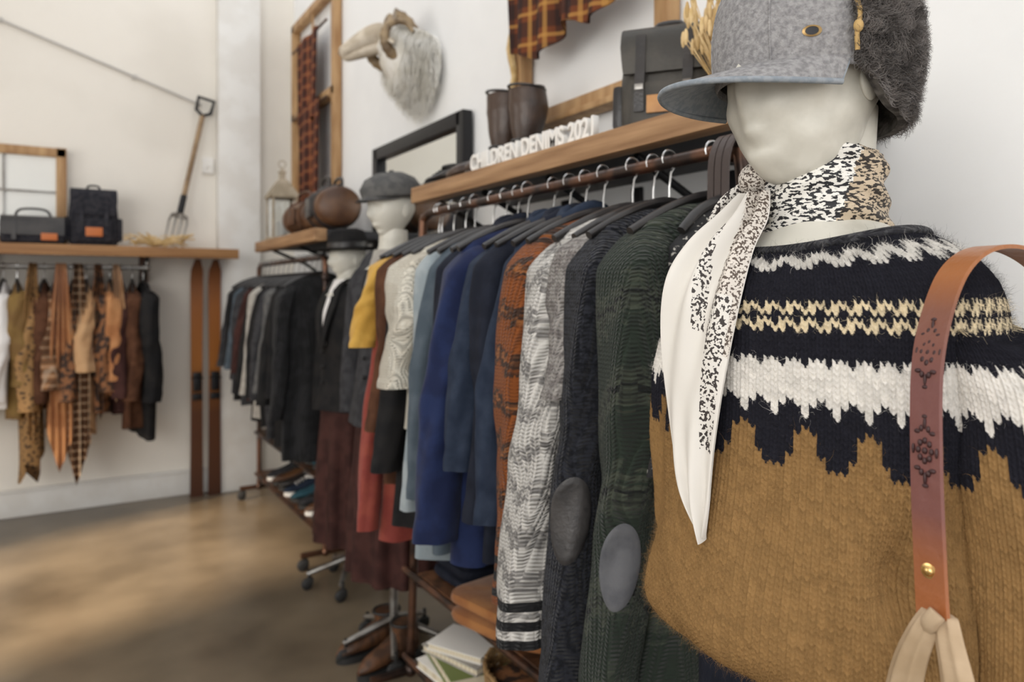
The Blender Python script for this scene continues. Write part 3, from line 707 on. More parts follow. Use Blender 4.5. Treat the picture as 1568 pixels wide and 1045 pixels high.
# ------------------------------------------------------------------ far-wall objects
f=MB()
for x in (-.72,.0): f.box((x,5.22,1.92),(.055,.035,.60),0)
for z in (1.65,2.19): f.box((-.36,5.22,z),(.77,.035,.055),0)
f.box((-.36,5.225,1.92),(.68,.01,.5),1,bev=0)
f.box((-.36,5.215,1.95),(.68,.012,.012),2,bev=.001); 
for x in (-.52,-.29): f.box((x,5.214,1.92),(.012,.012,.5),2,bev=.001)
f.obj('wooden_window_frame',[m_woodf,M('pane_white',(.80,.80,.76),rough=.3,bump=0),m_steel])
f=MB(); a=Vector((.655,5.16,1.86)); b_=Vector((.80,5.22,2.52))
f.tube([a,b_],.016,0,seg=12)
d=(b_-a).normalized(); sd=Vector((d.z,0,-d.x))
f.tube([b_,b_+d*.03+sd*.045,b_+d*.12+sd*.05,b_+d*.12-sd*.05,b_+d*.03-sd*.045,b_],.012,1,seg=8)
f.tube([a+d*.12,a],.020,1,seg=10)
for k_ in (-1.5,-.5,.5,1.5):
    f.tube([a,a+sd*.03*k_-d*.02,a+sd*.036*k_-d*.06,a+sd*.034*k_-d*.2],[.008,.008,.007,.003],2,seg=8)
f.tube([a+sd*-.054-d*.03,a+sd*.054-d*.03],.007,2,seg=8)
f.obj('garden_fork',[M('fork_handle',(.22,.14,.075),(.34,.23,.13),scale=10,rough=.6),m_black,m_steel])
f=MB(); f.tube([(-1.9,5.265,3.40),(-.31,5.265,2.96),(.62,5.265,2.66),(.80,5.265,2.60)],.008,0,seg=8)
for x,z in ((-1.2,3.21),(-.31,2.96),(.4,2.73)): f.box((x,5.27,z),(.03,.02,.03),0)
f.obj('wall_cable',[M('cable_grey',(.50,.48,.45),rough=.5,bump=0)])
f=MB(); f.box((.84,5.268,2.20),(.07,.02,.11),0,bev=.004); f.box((.84,5.255,2.20),(.02,.012,.03),0,bev=.003); f.obj('light_switch',[m_white])
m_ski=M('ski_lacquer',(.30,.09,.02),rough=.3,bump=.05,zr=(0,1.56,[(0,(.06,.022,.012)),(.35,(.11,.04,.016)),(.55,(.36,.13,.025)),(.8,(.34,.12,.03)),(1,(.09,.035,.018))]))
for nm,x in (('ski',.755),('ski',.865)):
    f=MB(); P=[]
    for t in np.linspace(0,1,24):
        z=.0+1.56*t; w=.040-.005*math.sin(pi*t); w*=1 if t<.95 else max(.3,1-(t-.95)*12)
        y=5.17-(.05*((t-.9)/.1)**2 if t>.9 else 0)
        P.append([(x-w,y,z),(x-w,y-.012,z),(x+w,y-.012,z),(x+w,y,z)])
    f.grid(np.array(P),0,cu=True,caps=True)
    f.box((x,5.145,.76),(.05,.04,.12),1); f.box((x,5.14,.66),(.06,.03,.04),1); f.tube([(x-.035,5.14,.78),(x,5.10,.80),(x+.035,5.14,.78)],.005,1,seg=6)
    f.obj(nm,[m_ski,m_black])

# ------------------------------------------------------------------ head generator
def head_mesh(mb,T,m=0,sc=1.0,feat=1.0,jaw=.40,full=False):
    nv,nu=90,110; P=np.zeros((nv,nu,3))
    for i in range(nv):
        th=pi*(i/(nv-1)); th=min(max(th,.01),pi-.01)
        for j in range(nu):
            a=2*pi*j/nu
            st=math.sin(th); z=math.cos(th)
            if full and z<0: st=st**.62
            x=-st*math.cos(a); y=st*math.sin(a)
            fx=-x
            lo=max(0,-z)
            X=.098*x; Yv=.079*y; Z=.122*z
            Yv*=1-jaw*lo**1.8
            if fx>0: X*=1-(.20 if full else .12)*lo**2
            else: X*=1-.62*lo**1.1
            if full: Z-=.014*lo*(fx>0)*fx
            g=lambda cy_,cz_,sy,sz: math.exp(-((Yv-cy_)/sy)**2-((Z-cz_)/sz)**2)
            if fx>0:
                X-=feat*(.020*g(0,-.035,.012,.020)+.010*g(0,-.008,.009,.022)+.009*g(0,-.072,.020,.008)+.010*g(0,-.102,.022,.016)+.006*g(0,.022,.045,.012)-.007*g(.032,-.004,.016,.012)-.007*g(-.032,-.004,.016,.012)-.005*g(0,-.088,.02,.006))
            if full:
                d=.0022*math.sin(Yv*90+Z*55)+.0018*math.sin(Z*120-X*80+1)+.0014*math.sin(Yv*150-Z*90+2)
                X*=1+d*8; Yv*=1+d*8
            P[i,j]=(X*sc,Yv*sc,Z*sc)
    mb.grid(P,m,cu=True,caps=True,T=T)
    for sg in (-1,1): mb.ell((.012*sc,sg*.076*sc,-.012*sc),(.016*sc,.006*sc,.028*sc),m,T=T)

def figure(name,x,y,rot,zsh,m_coat,m_shirt,m_low,hat,zhem,zlow,hatm,W=.19,scale_head=.95,hd=.20):
    root=empty(name); T=TR(x,y,0)@RZ(rot)
    f=MB(); head_mesh(f,T@TR(-.01,0,zsh+hd),0,scale_head); 
    f.tube([(0,0,zsh-.03),(0,0,zsh+.02),(-.002,0,zsh+.06),(.0,0,zsh+.12)],[.11,.07,.055,.052],0,seg=24,T=T,smooth=3)
    f.obj('head',[m_plaster],parent=root,ang=80)
    f=MB()
    zs=[zsh+.03,zsh+.02,zsh-.0,zsh-.04,zsh-.1,zsh-.2,zsh-.32,zsh-.42,zhem]
    aa=[.06,.10,.145,.175,.185,.18,.165,.18,.205]; bb=[.06,.075,.09,.105,.12,.125,.115,.125,.15]
    zz=np.linspace(0,1,50); zi=np.interp(zz,np.linspace(0,1,9),zs); ai=np.interp(zz,np.linspace(0,1,9),aa); bi=np.interp(zz,np.linspace(0,1,9),bb)
    A=np.linspace(0,2*pi,64,endpoint=False); P=np.zeros((50,64,3))
    for i in range(50):
        d=min(1,zz[i]*1.5); w=1+.03*d*np.sin(A*7+zi[i]*6)
        P[i,:,0]=bi[i]*np.cos(A)*w; P[i,:,1]=ai[i]*np.sin(A)*w*W/.19; P[i,:,2]=zi[i]
    f.grid(P,0,cu=True,caps=True,T=T)
    for sg in (-1,1):
        f.tube([(0,sg*(W-.03),zsh-.03),(0,sg*(W+.015),zsh-.09),(-.01,sg*(W+.035),zsh-.25),(-.03,sg*(W+.04),zsh-.42),(-.05,sg*(W+.03),zsh-.58)],[.04,.062,.056,.050,.042],0,seg=20,T=T,smooth=5)
        ribbon(f,[(.03,sg*.055,zsh+.055),(-.06,sg*.055,zsh+.03),(-.115,sg*.06,zsh-.08),(-.135,sg*.035,zsh-.18),(-.135,sg*.008,zsh-.27)],[.03,.05,.07,.05,.01],.008,0,T=T,wdir=(0,1,0))
    for k_ in range(3): f.ell((-.135,.0,zsh-.28-k_*.07),(.006,.009,.009),1,nu=12,nv=8,T=T)
    f.obj('jacket',[m_coat,m_black],parent=root,ang=80)
    f=MB()
    P=np.zeros((14,9,3))
    for i in range(14):
        v=i/13; z=zsh+.045-.30*v; hw=.052*(1-v)+.004; xx=-np.interp(v,[0,.15,.5,1],[.062,.088,.125,.132])
        for j in range(9):
            q=-1+j/4; P[i,j]=(xx+.012*q*q-.004*(1-q*q),hw*q,z)
    f.grid(P,0,T=T); f.obj('shirt',[m_shirt],parent=root)
    f=MB()
    nl=30; P=np.zeros((nl,120,3)); A=np.linspace(0,2*pi,120,endpoint=False)
    for i in range(nl):
        v=i/(nl-1); z=zhem+.05+(zlow-zhem-.05)*v; r=1+.10*np.sin(A*11+.5*np.sin(A*3))*min(1,v*2)
        P[i,:,0]=(.12+.03*v)*np.cos(A)*r; P[i,:,1]=(.16+.035*v)*np.sin(A)*r; P[i,:,2]=z
    f.grid(P,0,cu=True,caps=True,T=T); f.obj('skirt',[m_low],parent=root,ang=80)
    f=MB(); f.tube([(0,0,.1),(0,0,zlow+.1)],.016,0,seg=12,T=T)
    for k_ in range(5):
        a=2*pi*k_/5+.3; p=(.19*math.cos(a),.19*math.sin(a))
        f.tube([(0,0,.13),(p[0]*.5,p[1]*.5,.10),(p[0],p[1],.07)],[.016,.013,.010],0,seg=8,T=T)
        w=T@Vector((p[0],p[1],0)); caster(f,w.x,w.y,1,.025)
    f.obj('caster_stand',[m_steel,m_rubber],parent=root)
    f=MB(); TH=T@TR(-.01,0,zsh+hd+.040)
    if hat=='fedora':
        TH=TH@Matrix.Rotation(-.06,4,'Y')
        f.lathe([(.001,.090),(.05,.093),(.078,.082),(.088,.05),(.092,.0),(.098,-.004),(.13,-.008),(.168,.0),(.17,.003),(.13,-.001),(.095,.004)],m=0,seg=48,T=TH,sy=.92)
        f.lathe([(.0935,.004),(.0935,.028),(.090,.030)],m=1,seg=48,T=TH,sy=.93)
    else:
        f.lathe([(.001,.095),(.05,.092),(.095,.07),(.118,.035),(.112,.005),(.095,-.005)],m=0,seg=40,T=TH@Matrix.Rotation(-.12,4,'Y'),sy=.95)
        f.ell((0,0,.098),(.01,.01,.006),0,T=TH)
        P=[]
        for v in np.linspace(0,1,8):
            P.append([(-.085*math.cos(q)-.065*v*math.cos(q)**.6 if math.cos(q)>0 else 0,.085*math.sin(q)*(1-.05*v),.005-.03*v*math.cos(q)-.01*math.sin(q)**2) for q in np.linspace(-1.35,1.35,24)])
        P=np.array(P); f.grid(P,0,T=TH); P2=P.copy();P2[:,:,2]-=.004; f.grid(P2[:,::-1],0,T=TH)
    f.obj('hat',[hatm,m_bleath],parent=root)
    return root
figure('mannequin_in_black_jacket',1.13,3.25,.1,1.36,c_black,c_white,c_maroon,'fedora',.82,.22,c_black,hd=.145,scale_head=.85)
figure('mannequin_in_grey_coat',1.06,2.56,.25,1.46,c_dgrey,c_ltgrey,c_maroon,'cap',.86,.30,c_grey,W=.18)

# ------------------------------------------------------------------ MAIN MANNEQUIN
man=empty('dressed_mannequin')
CX,CY=.785,.555
HR=-.06
f=MB(); head_mesh(f,TR(CX-.030,CY+.003,1.603)@RZ(HR),0,1.02,.7,jaw=.16,full=True)
f.tube([(CX+.01,CY,1.57),(CX+.005,CY,1.50),(CX,CY,1.44)],[.056,.055,.060],0,seg=32,smooth=4)
A=np.linspace(0,2*pi,64,endpoint=False)
rings=[(1.465,.058,.056,0),(1.438,.064,.062,0),(1.422,.080,.072,0),(1.408,.103,.084,-.004),(1.394,.122,.095,-.006),(1.372,.145,.108,-.006),(1.33,.172,.115,0),(1.25,.18,.115,0),(1.1,.15,.10,0)]
P=np.array([[(CX+o+b*math.cos(t),CY+a*math.sin(t),z) for t in A] for z,a,b,o in rings]); f.grid(P,0,cu=True)
f.obj('head_and_neck',[m_plaster],parent=man,ang=80)
f=MB()
rings=[(.96,.185,.125),(.92,.17,.115),(.85,.165,.118),(.75,.175,.125),(.55,.18,.13),(.35,.19,.135)]
P=np.array([[(CX+b*math.cos(t)*(1+.03*math.sin(11*t)),CY+a*math.sin(t)*(1+.03*math.sin(11*t)),z) for t in A] for z,a,b in rings]); f.grid(P,0,cu=True,caps=True)
f.obj('skirt',[c_navyd],parent=man,ang=80)
f=MB(); f.lathe([(.001,0),(.17,0),(.175,.008),(.16,.018),(.03,.03),(.018,.06),(.018,.36),(.001,.36)],c=(CX,CY,0),m=0,seg=40); f.obj('stand',[m_black],parent=man)

# knit sweater ---------------------------------------------------
BLK=np.array((.013,.013,.019)); WHT=np.array((.72,.69,.64)); CRM=np.array((.70,.59,.40)); TAN=np.array((.275,.160,.062)); GRY=np.array((.42,.41,.42))
def pattern(r,c):
    r=int(r); c=int(c)
    if r<1: return GRY*.5
    if r<4: return BLK
    if r<9:
        k=c%6; rr=r-4; d=abs(k-3)
        if rr<4 and (abs(rr-d)<=1): return WHT*.85
        return BLK
    if r<15: return BLK
    if r<17: return CRM if (c+(r-15))%3!=0 else BLK
    if r<18: return BLK
    if r<20: return CRM if (c+(r-18)+1)%3!=0 else BLK
    if r<25: return BLK
    if r==25: return WHT if c%3 else BLK
    if r<32: return WHT
    if r<35:
        k=c%4; return WHT if k in ((0,1,3),(0,),(0,))[r-32] else BLK
    if r<37: return BLK
    if r<44:
        k=c%8; h=r-37
        wdt=[1,3,3,3,3,5,5][h]
        return TAN if abs(k-4)<=wdt/2 else BLK
    return TAN
def knit_mesh(name,fn,nst,rows,rowof,per=(7,5),amp=.0031,parent=None):
    pu,pv=per; NU=nst*pu; NV=rows*pv+1
    U=np.arange(NU)/NU; V=np.linspace(0,1,NV)
    VV,UU=np.meshgrid(V,U,indexing='ij')
    P=fn(VV,UU)
    du=np.roll(P,-1,1)-np.roll(P,1,1); dv=np.gradient(P,axis=0)
    n=np.cross(du,dv); n/=np.maximum(1e-9,np.linalg.norm(n,axis=2,keepdims=True))
    rowf=rowof(P,VV)
    colf=UU*nst
    p=colf-np.floor(colf); ap_=np.abs(p-.5)*2
    rv=rowf+ap_*.95
    q=rv-np.floor(rv)
    leg=np.sin(pi*np.clip(ap_,.0,1))**.7
    h=(.15+.85*leg)*(.35+.65*np.sin(pi*q)**.7)
    low=rng.normal(size=(rows+90,nst))*.08
    ri=np.clip(np.floor(rv).astype(int),0,79); ci=np.floor(colf).astype(int)%nst
    P=P+n*(amp*(h+low[np.clip(ri,0,rows+89),ci]))[:,:,None]
    tab=np.array([[pattern(r,c) for c in range(nst)] for r in range(80)])
    C=tab[ri,ci]
    jit=rng.uniform(.86,1.10,(80,nst))[ri,ci]
    C=np.clip(C*jit[:,:,None],0,1)
    me=bpy.data.meshes.new(name)
    me.vertices.add(NU*NV); me.vertices.foreach_set('co',P.reshape(-1))
    i=np.arange(NV-1)[:,None]; j=np.arange(NU)[None,:]; k=(j+1)%NU
    F=np.stack([i*NU+j,i*NU+k,(i+1)*NU+k,(i+1)*NU+j],-1).reshape(-1,4)
    me.loops.add(F.size); me.loops.foreach_set('vertex_index',F.reshape(-1).astype(np.int32))
    me.polygons.add(len(F)); me.polygons.foreach_set('loop_start',np.arange(0,F.size,4,dtype=np.int32)); me.polygons.foreach_set('loop_total',np.full(len(F),4,dtype=np.int32))
    me.polygons.foreach_set('use_smooth',np.ones(len(F),dtype=bool))
    me.update(calc_edges=True)
    a=me.color_attributes.new('Col','FLOAT_COLOR','POINT'); cc=np.ones((NU*NV,4)); cc[:,:3]=C.reshape(-1,3); a.data.foreach_set('color',cc.reshape(-1))
    me.materials.append(m_sweater)
    o=bpy.data.objects.new(name,me); COL.objects.link(o)
    if parent: o.parent=parent
    return P.reshape(-1,3),n.reshape(-1,3),C.reshape(-1,3)
m_sweater=M('nordic_knit_wool',(.5,.5,.5),attr='Col',rough=.95,bump=.25,bscale=700)
m_fuzz=M('wool_fuzz',(.5,.5,.5),attr='Col',rough=1,bump=0)
prof=[(1.408,.112,.088,-.006),(1.404,.124,.097,-.006),(1.396,.142,.108,-.006),(1.385,.161,.118,-.006),(1.370,.180,.127,-.006),(1.347,.194,.133,-.006),(1.317,.200,.137,-.006),(1.27,.203,.138,-.006),
(1.20,.206,.139,-.006),(1.13,.210,.143,-.008),(1.06,.216,.150,-.012),(1.00,.224,.158,-.016),(.96,.226,.160,-.018),(.935,.216,.152,-.014),(.918,.198,.136,-.008),(.925,.182,.122,0)]
pr=np.array(prof); Lc=np.concatenate([[0],np.cumsum(np.hypot(np.diff(pr[:,0]),np.diff(pr[:,2])*1.0))]); LT=Lc[-1]
Ld=np.linspace(0,LT,400)
def smo(y):
    yy=np.interp(Ld,Lc,y); k=np.ones(21)/21; yp=np.pad(yy,10,mode='edge'); return np.convolve(yp,k,'valid')
pz,pa,pb,po=[smo(pr[:,i]) for i in range(4)]
def torso(V,U):
    L_=V*LT; A_=U*2*pi
    z=np.interp(L_,Ld,pz); a=np.interp(L_,Ld,pa); b=np.interp(L_,Ld,pb); o=np.interp(L_,Ld,po)
    low=np.clip((L_-.16)/.2,0,1)
    w=1+low*(.022*np.sin(3*A_+z*16)+.016*np.sin(7*A_-z*23+1)+.010*np.sin(11*A_+z*40))
    w=w-.13*np.exp(-((A_-(pi+.86))/.12)**2-((z-1.065)/.045)**2)
    ex=.92
    ca=np.sign(np.cos(A_))*np.abs(np.cos(A_))**ex; sa=np.sign(np.sin(A_))*np.abs(np.sin(A_))**ex
    zz=z+ (1-np.clip(L_/.1,0,1))*(.010*np.abs(np.sin(A_))**2-.010*(np.cos(A_)<0)*np.cos(A_)**2)
    return np.stack([CX+o+b*ca*w,CY+a*sa*w,zz+low*.006*np.sin(2*A_+1)],-1)
RH=.0060
tp,tn,tcol=knit_mesh('sweater_body',torso,152,int(LT/RH),lambda P,V:V*LT/RH,parent=man)
def sleeve(sg,pts,rad):
    pts,rad=resample([Vector(p) for p in pts],rad,10); pts=np.array([list(p) for p in pts]); rad=np.array(rad); n=len(pts)
    ts=np.linspace(0,1,n)
    def fn(V,U):
        c=np.stack([np.interp(V,ts,pts[:,i]) for i in range(3)],-1); r=np.interp(V,ts,rad)
        r=r*np.minimum(1,np.sqrt(V/.06+.002))
        A_=U*2*pi
        w=1+.03*np.sin(2*A_+V*19)+.02*np.sin(3*A_-V*31)
        til=np.clip(1-V*3.5,0,1)*.8
        x=c[...,0]+r*w*np.cos(A_); y=c[...,1]+r*w*np.sin(A_)*(1-.25*til); z=c[...,2]+r*np.sin(A_)*til*(-sg)*.8
        return np.stack([x,y,z],-1)
    return fn
zL=np.interp(1.32,pz[::-1],Ld[::-1])/RH
rowz=lambda P,V: zL+(1.32-P[...,2])/RH
s1=sleeve(-1,[(CX,CY-.150,1.332),(CX,CY-.185,1.312),(CX+.0,CY-.208,1.262),(CX-.002,CY-.222,1.18),(CX-.005,CY-.232,1.08),(CX-.01,CY-.235,.98),(CX-.02,CY-.23,.88),(CX-.03,CY-.225,.80)],[.048,.060,.068,.068,.068,.067,.062,.045])
ap,an,ac=knit_mesh('sweater_sleeve_near',s1,56,92,rowz,parent=man)
s2=sleeve(1,[(CX,CY+.150,1.332),(CX,CY+.185,1.312),(CX+.0,CY+.205,1.262),(CX-.002,CY+.212,1.18),(CX-.004,CY+.212,1.08),(CX-.004,CY+.205,1.0),(CX+.0,CY+.19,.94)],[.048,.058,.060,.060,.058,.05,.03])
bp_,bn_,bc_=knit_mesh('sweater_sleeve_far',s2,54,72,rowz,parent=man)
for nm,(p_,n_,c_),cnt in (('sweater_fuzz_body',(tp,tn,tcol),95000),('sweater_fuzz_near',(ap,an,ac),26000),('sweater_fuzz_far',(bp_,bn_,bc_),9000)):
    idx=rng.integers(0,len(p_),cnt); cen=np.array([CX,CY,0])
    nn=n_[idx]
    if nm.endswith('body'):
        out=p_[idx]-cen; out[:,2]=0.3*np.clip(p_[idx][:,2]-1.3,0,1)
        nn=nn*np.sign((nn*out).sum(1)+1e-6)[:,None]
    ln=rng.uniform(.004,.011,cnt)*np.where(rng.uniform(size=cnt)<.12,1.8,1)
    strands(nm,p_[idx],nn*.7+rng.normal(size=(cnt,3))*.9,ln,.00022,m_fuzz,cols=np.clip(c_[idx]*1.1+.006,0,1),curl=.0020,parent=man)
f=MB(); pts=[]
for t in np.linspace(0,1,80,endpoint=False):
    q=torso(np.array([0.004]),np.array([t]))[0]; pts.append(tuple(q))
pts.append(pts[0]); f.tube(pts,.0055,0,seg=10,caps=False); f.obj('sweater_collar',[knit('collar_knit',(.06,.06,.065),(.025,.025,.03),scale=60)],parent=man)

# snood around neck
m_snood=M('animal_print_silk',(.012,.012,.015),(.76,.74,.69),tex='NOISE',scale=170,lo=.475,hi=.50,rough=.6,bump=.2,bscale=60,stretch=(.8,.8,1.9),detail=2)
m_snood2=M('animal_print_silk_tan',(.02,.014,.010),(.52,.42,.30),tex='NOISE',scale=170,lo=.475,hi=.50,rough=.6,bump=.2,bscale=60,stretch=(.8,.8,1.9),detail=2)
nv,nu=44,120; P=np.zeros((nv,nu,3)); A=np.linspace(0,2*pi,nu,endpoint=False)
for i in range(nv):
    v=i/(nv-1); z=1.520-.119*v
    r=.0645+.004*math.sin(v*pi)+.010*v**3+ .0030*np.sin(v*22+np.sin(A*2)*2.2+A)+.0018*np.sin(A*5+v*9)
    if v<.04 or v>.97: r=r-.006
    P[i,:,0]=CX+.002+r*np.cos(A); P[i,:,1]=CY+r*1.03*np.sin(A); P[i,:,2]=z+.004*np.sin(2*A+1)-.002*np.cos(A)
f=MB(); f.grid(P,0,cu=True,rowm=lambda v,u:1 if (.70<u+.10*v<.99) else 0); f.obj('neck_snood',[m_snood,m_snood2],parent=man,ang=80)

# neckerchief
m_sil=M('cream_silk',(.73,.70,.65),rough=.6,bump=.15,bscale=25)
m_flor=M('floral_border',(.03,.022,.020),(.72,.69,.64),tex='NOISE',scale=260,lo=.455,hi=.475,rough=.6,bump=.15,bscale=25,detail=1)
m_leo=M('floral_border_fine',(.09,.065,.05),(.66,.61,.55),tex='NOISE',scale=330,lo=.455,hi=.485,rough=.6,bump=.15,bscale=25,detail=1)
Lf=[(.715,.618,1.470),(.690,.625,1.445),(.655,.640,1.41),(.628,.650,1.365),(.622,.658,1.30),(.620,.650,1.21),(.620,.632,1.12),(.622,.592,1.068)]
Rt=[(.715,.575,1.470),(.690,.560,1.435),(.652,.552,1.395),(.628,.552,1.330),(.620,.562,1.25),(.618,.570,1.18),(.618,.576,1.115),(.621,.588,1.068)]
nu=60
lp,_=resample([Vector(p) for p in Lf],0,13); rp,_=resample([Vector(p) for p in Rt],0,13)
nv=len(lp);P=np.zeros((nv,nu,3))
for i in range(nv):
    v=i/(nv-1)
    for j in range(nu):
        u=j/(nu-1); q=lp[i].lerp(rp[i],u); am=.011*math.sin(pi*min(1,v*1.1+.1))*(1-.5*v)
        P[i,j]=(q.x-am*math.sin(u*2.4*2*pi+v*2)-.006*math.sin(u*pi)-.005*math.sin(u*pi*5+v*6),q.y,q.z+.004*math.sin(u*9)*v)
f=MB()
def rm(v,u):
    if .70<u<.93 and v>.40 and v<.74: return 1
    if v<=.50 and .24+.50*v<u<.36+.52*v: return 1
    if v<.52 and u>.50+.4*v: return 2
    return 0
f.grid(P,0,rowm=rm); P2=P.copy(); P2[:,:,0]+=.002; f.grid(P2[:,::-1],0)
f.tube([(.722,.60,1.478),(.735,.61,1.49),(.75,.615,1.47)],[.02,.024,.02],2,seg=14,smooth=3)
f.tube([(.745,.625,1.485),(.715,.645,1.46),(.700,.655,1.42),(.69,.66,1.38)],[.015,.014,.016,.012],1,seg=12,flat=.5,smooth=4)
f.obj('floral_neckerchief',[m_sil,m_flor,m_leo],ang=80)

# ---- cap
cap=empty('wool_cap'); 
m_wool_cap=M('grey_wool_felt',(.20,.195,.20),(.33,.325,.325),scale=170,lo=.35,hi=.65,rough=.95,bump=.5,bscale=400)
m_capund=M('brim_underside',(.22,.25,.28),(.28,.305,.33),scale=120,rough=.9,bump=.2,bscale=300)
CR=-.18
TC=TR(CX-.022,CY+.003,1.612)@RZ(CR)@Matrix.Rotation(-.04,4,'Y')
f=MB(); prof_=[(.0,.140),(.03,.1385),(.058,.130),(.082,.112),(.098,.085),(.106,.05),(.108,.015),(.106,-.010),(.103,-.018),(.100,-.010)]
pts,_=resample([Vector((r,0,z)) for r,z in prof_],0,4); 
f.lathe([(max(p.x,.0008),p.z) for p in pts],m=0,seg=72,T=TC,sx=1.08,sy=.93)
for k_ in range(6):
    a=k_*pi/3+pi/6
    f.tube([TC@Vector((max(p.x,.001)*1.08*math.cos(a),max(p.x,.001)*.93*math.sin(a),p.z+.001)) for p in pts[:-8]],.0014,0,seg=6)
f.lathe([(.001,.145),(.008,.144),(.01,.140)],m=0,seg=16,T=TC)
f.obj('crown',[m_wool_cap],parent=cap,ang=80)
f=MB(); P=[];na=48
for v in np.linspace(0,1,16):
    row=[]
    for q in np.linspace(-1.28,1.28,na):
        bx=.112*math.cos(q); by=.099*math.sin(q)
        ext=.086*max(0,math.cos(q*1.18))**.6
        x=-bx-ext*v; y=by*(1+.02*v); z=-.004-.024*v*(.6+.4*math.cos(q))-.17*by*by/.1*(.25+.75*v)
        row.append((x,y,z))
    P.append(row)
P=np.array(P); f.grid(P,0,T=TC); P2=P.copy(); P2[:,:,2]-=.0045; f.grid(P2[:,::-1],1,T=TC)
f.tube([TC@Vector(tuple(P[-1,j]+np.array([0,0,-.0022]))) for j in range(na)],.0034,1,seg=8)
f.obj('brim',[m_wool_cap,m_capund],parent=cap,ang=80)
f=MB()
ea=.92
e=TC@Vector((-.107*1.08*math.cos(ea),-.107*.93*math.sin(ea),.018))
RM=(RZ(CR)@RZ(math.atan2(math.sin(ea),math.cos(ea))))
TE=Matrix.Translation(e)@RM@Matrix.Rotation(-pi/2-.05,4,'Y')
f.lathe([(.0058,0),(.0062,.002),(.0045,.0026),(.0038,.0018)],m=0,seg=24,T=TE,sy=1.6)
f.lathe([(.0042,.0022),(.001,.0024)],m=1,seg=24,T=TE,sy=1.6,caps=True)
f.obj('eyelet',[M('aged_brass',(.30,.20,.09),rough=.4,metal=1,bump=0),m_black],parent=cap)
f=MB(); cp=[(-.032,-.103,-.006),(-.034,-.105,.012),(-.030,-.106,.035),(-.034,-.100,.06),(-.032,-.090,.088),(-.030,-.066,.120)]
f.tube([TC@Vector(p) for p in cp],.0026,0,seg=8,smooth=5); f.ell(tuple(TC@Vector((-.034,-.107,.018))),(.005,.005,.007),0); f.obj('cord',[m_straw],parent=cap)
_zz=np.array([q[1] for q in prof_[:8]][::-1]); _rr=np.array([q[0] for q in prof_[:8]][::-1])
AM=1.84
def flap(u,v,ex=0):
    a=-AM+u*2*AM
    ztop=.128; zbot=-.062-.014*math.cos(a)**2+.048*math.exp(-((abs(a)-AM)/.30)**2)
    z=zbot+(ztop-zbot)*v
    r=np.interp(z,_zz,_rr) if z>-.01 else .106-.008*((-.01-z)/.06)
    r+=.006+.004*math.sin(pi*v)+ex
    edge=min(1,min(u,1-u)*10)
    r-=.004*(1-edge)
    return Vector((r*1.05*math.cos(a)+.0,r*.95*math.sin(a),z+(.008 if v>.9 else 0)))
nu,nv=76,40
f=MB(); P=np.array([[list(TC@flap(j/(nu-1),i/(nv-1))) for j in range(nu)] for i in range(nv)])
m_fur=M('charcoal_sherpa_fur',(.05,.045,.042),(.12,.11,.10),scale=60,rough=1,bump=.6,bscale=150)
f.grid(P,0); inner=np.array([[list(TC@flap(j/(nu-1),i/(nv-1),-.011)) for j in range(nu)] for i in range(nv)])
f.grid(inner[:,::-1],0)
for a_,b_ in ((P[0],inner[0]),(P[-1],inner[-1]),(P[:,0],inner[:,0]),(P[:,-1],inner[:,-1])): f.grid(np.array([a_,b_]),0)
f.obj('fur_flap',[m_fur],parent=cap,ang=80)
n=50000; us=rng.uniform(0,1,n); vs=rng.uniform(0,1,n)
rt=np.array([list(flap(us[i],vs[i])) for i in range(n)]); nr=rt.copy(); nr[:,2]*=.6; nr/=np.linalg.norm(nr,axis=1,keepdims=True)
TCn=np.array(TC.to_3x3()); tl=np.array(TC.translation)
rt_=rt@TCn.T+tl; nr_=nr@TCn.T
cu_=np.round(us*34+.6*np.sin(vs*40)); cv_=np.round(vs*18+.6*np.sin(us*60))
hsh=lambda k:np.sin(cu_*12.9898*k+cv_*78.233/k)*43758.5453%1
cl=np.stack([hsh(1)-.5,hsh(1.7)-.5,hsh(2.3)-.5],1)
cc=np.clip((.4+1.1*hsh(3.1)*rng.uniform(.7,1.3,n))[:,None]*np.array([[.15,.137,.13]]),0,1)
strands('fur_strands',rt_,nr_+cl*2.0+rng.normal(size=(n,3))*.12,rng.uniform(.007,.014,n),.0008,m_fuzz,cols=cc,curl=.0035,parent=cap,seg=4)

# ---- leather strap bag
bag=empty('tote_bag_with_leather_strap')
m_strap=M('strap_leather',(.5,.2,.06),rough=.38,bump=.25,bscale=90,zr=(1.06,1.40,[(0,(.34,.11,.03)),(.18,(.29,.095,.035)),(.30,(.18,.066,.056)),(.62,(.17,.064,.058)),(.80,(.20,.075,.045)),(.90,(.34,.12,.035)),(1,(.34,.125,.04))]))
path=[(.905,.325,1.10),(.900,.33,1.22),(.887,.335,1.31),(.850,.339,1.362),(.79,.343,1.388),(.735,.349,1.390),(.693,.353,1.370),(.664,.354,1.330),(.642,.351,1.28),(.632,.346,1.20),(.623,.338,1.12),(.618,.333,1.078)]
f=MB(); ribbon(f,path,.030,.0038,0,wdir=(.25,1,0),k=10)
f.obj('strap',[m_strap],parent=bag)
m_emb=M('embossed_leather',(.040,.013,.013),rough=.5,bump=.1)
f=MB()
zs_=[p[2] for p in path[5:]][::-1]; xs_=[p[0] for p in path[5:]][::-1]; yys=[p[1] for p in path[5:]][::-1]
SX=lambda z: float(np.interp(z,zs_,xs_)); SY=lambda z: float(np.interp(z,zs_,yys))
def emb(z,dy,ry,rz): f.ell((SX(z)-.0028+.25*dy,SY(z)+dy,z),(.0018,ry,rz),0,nu=12,nv=6)
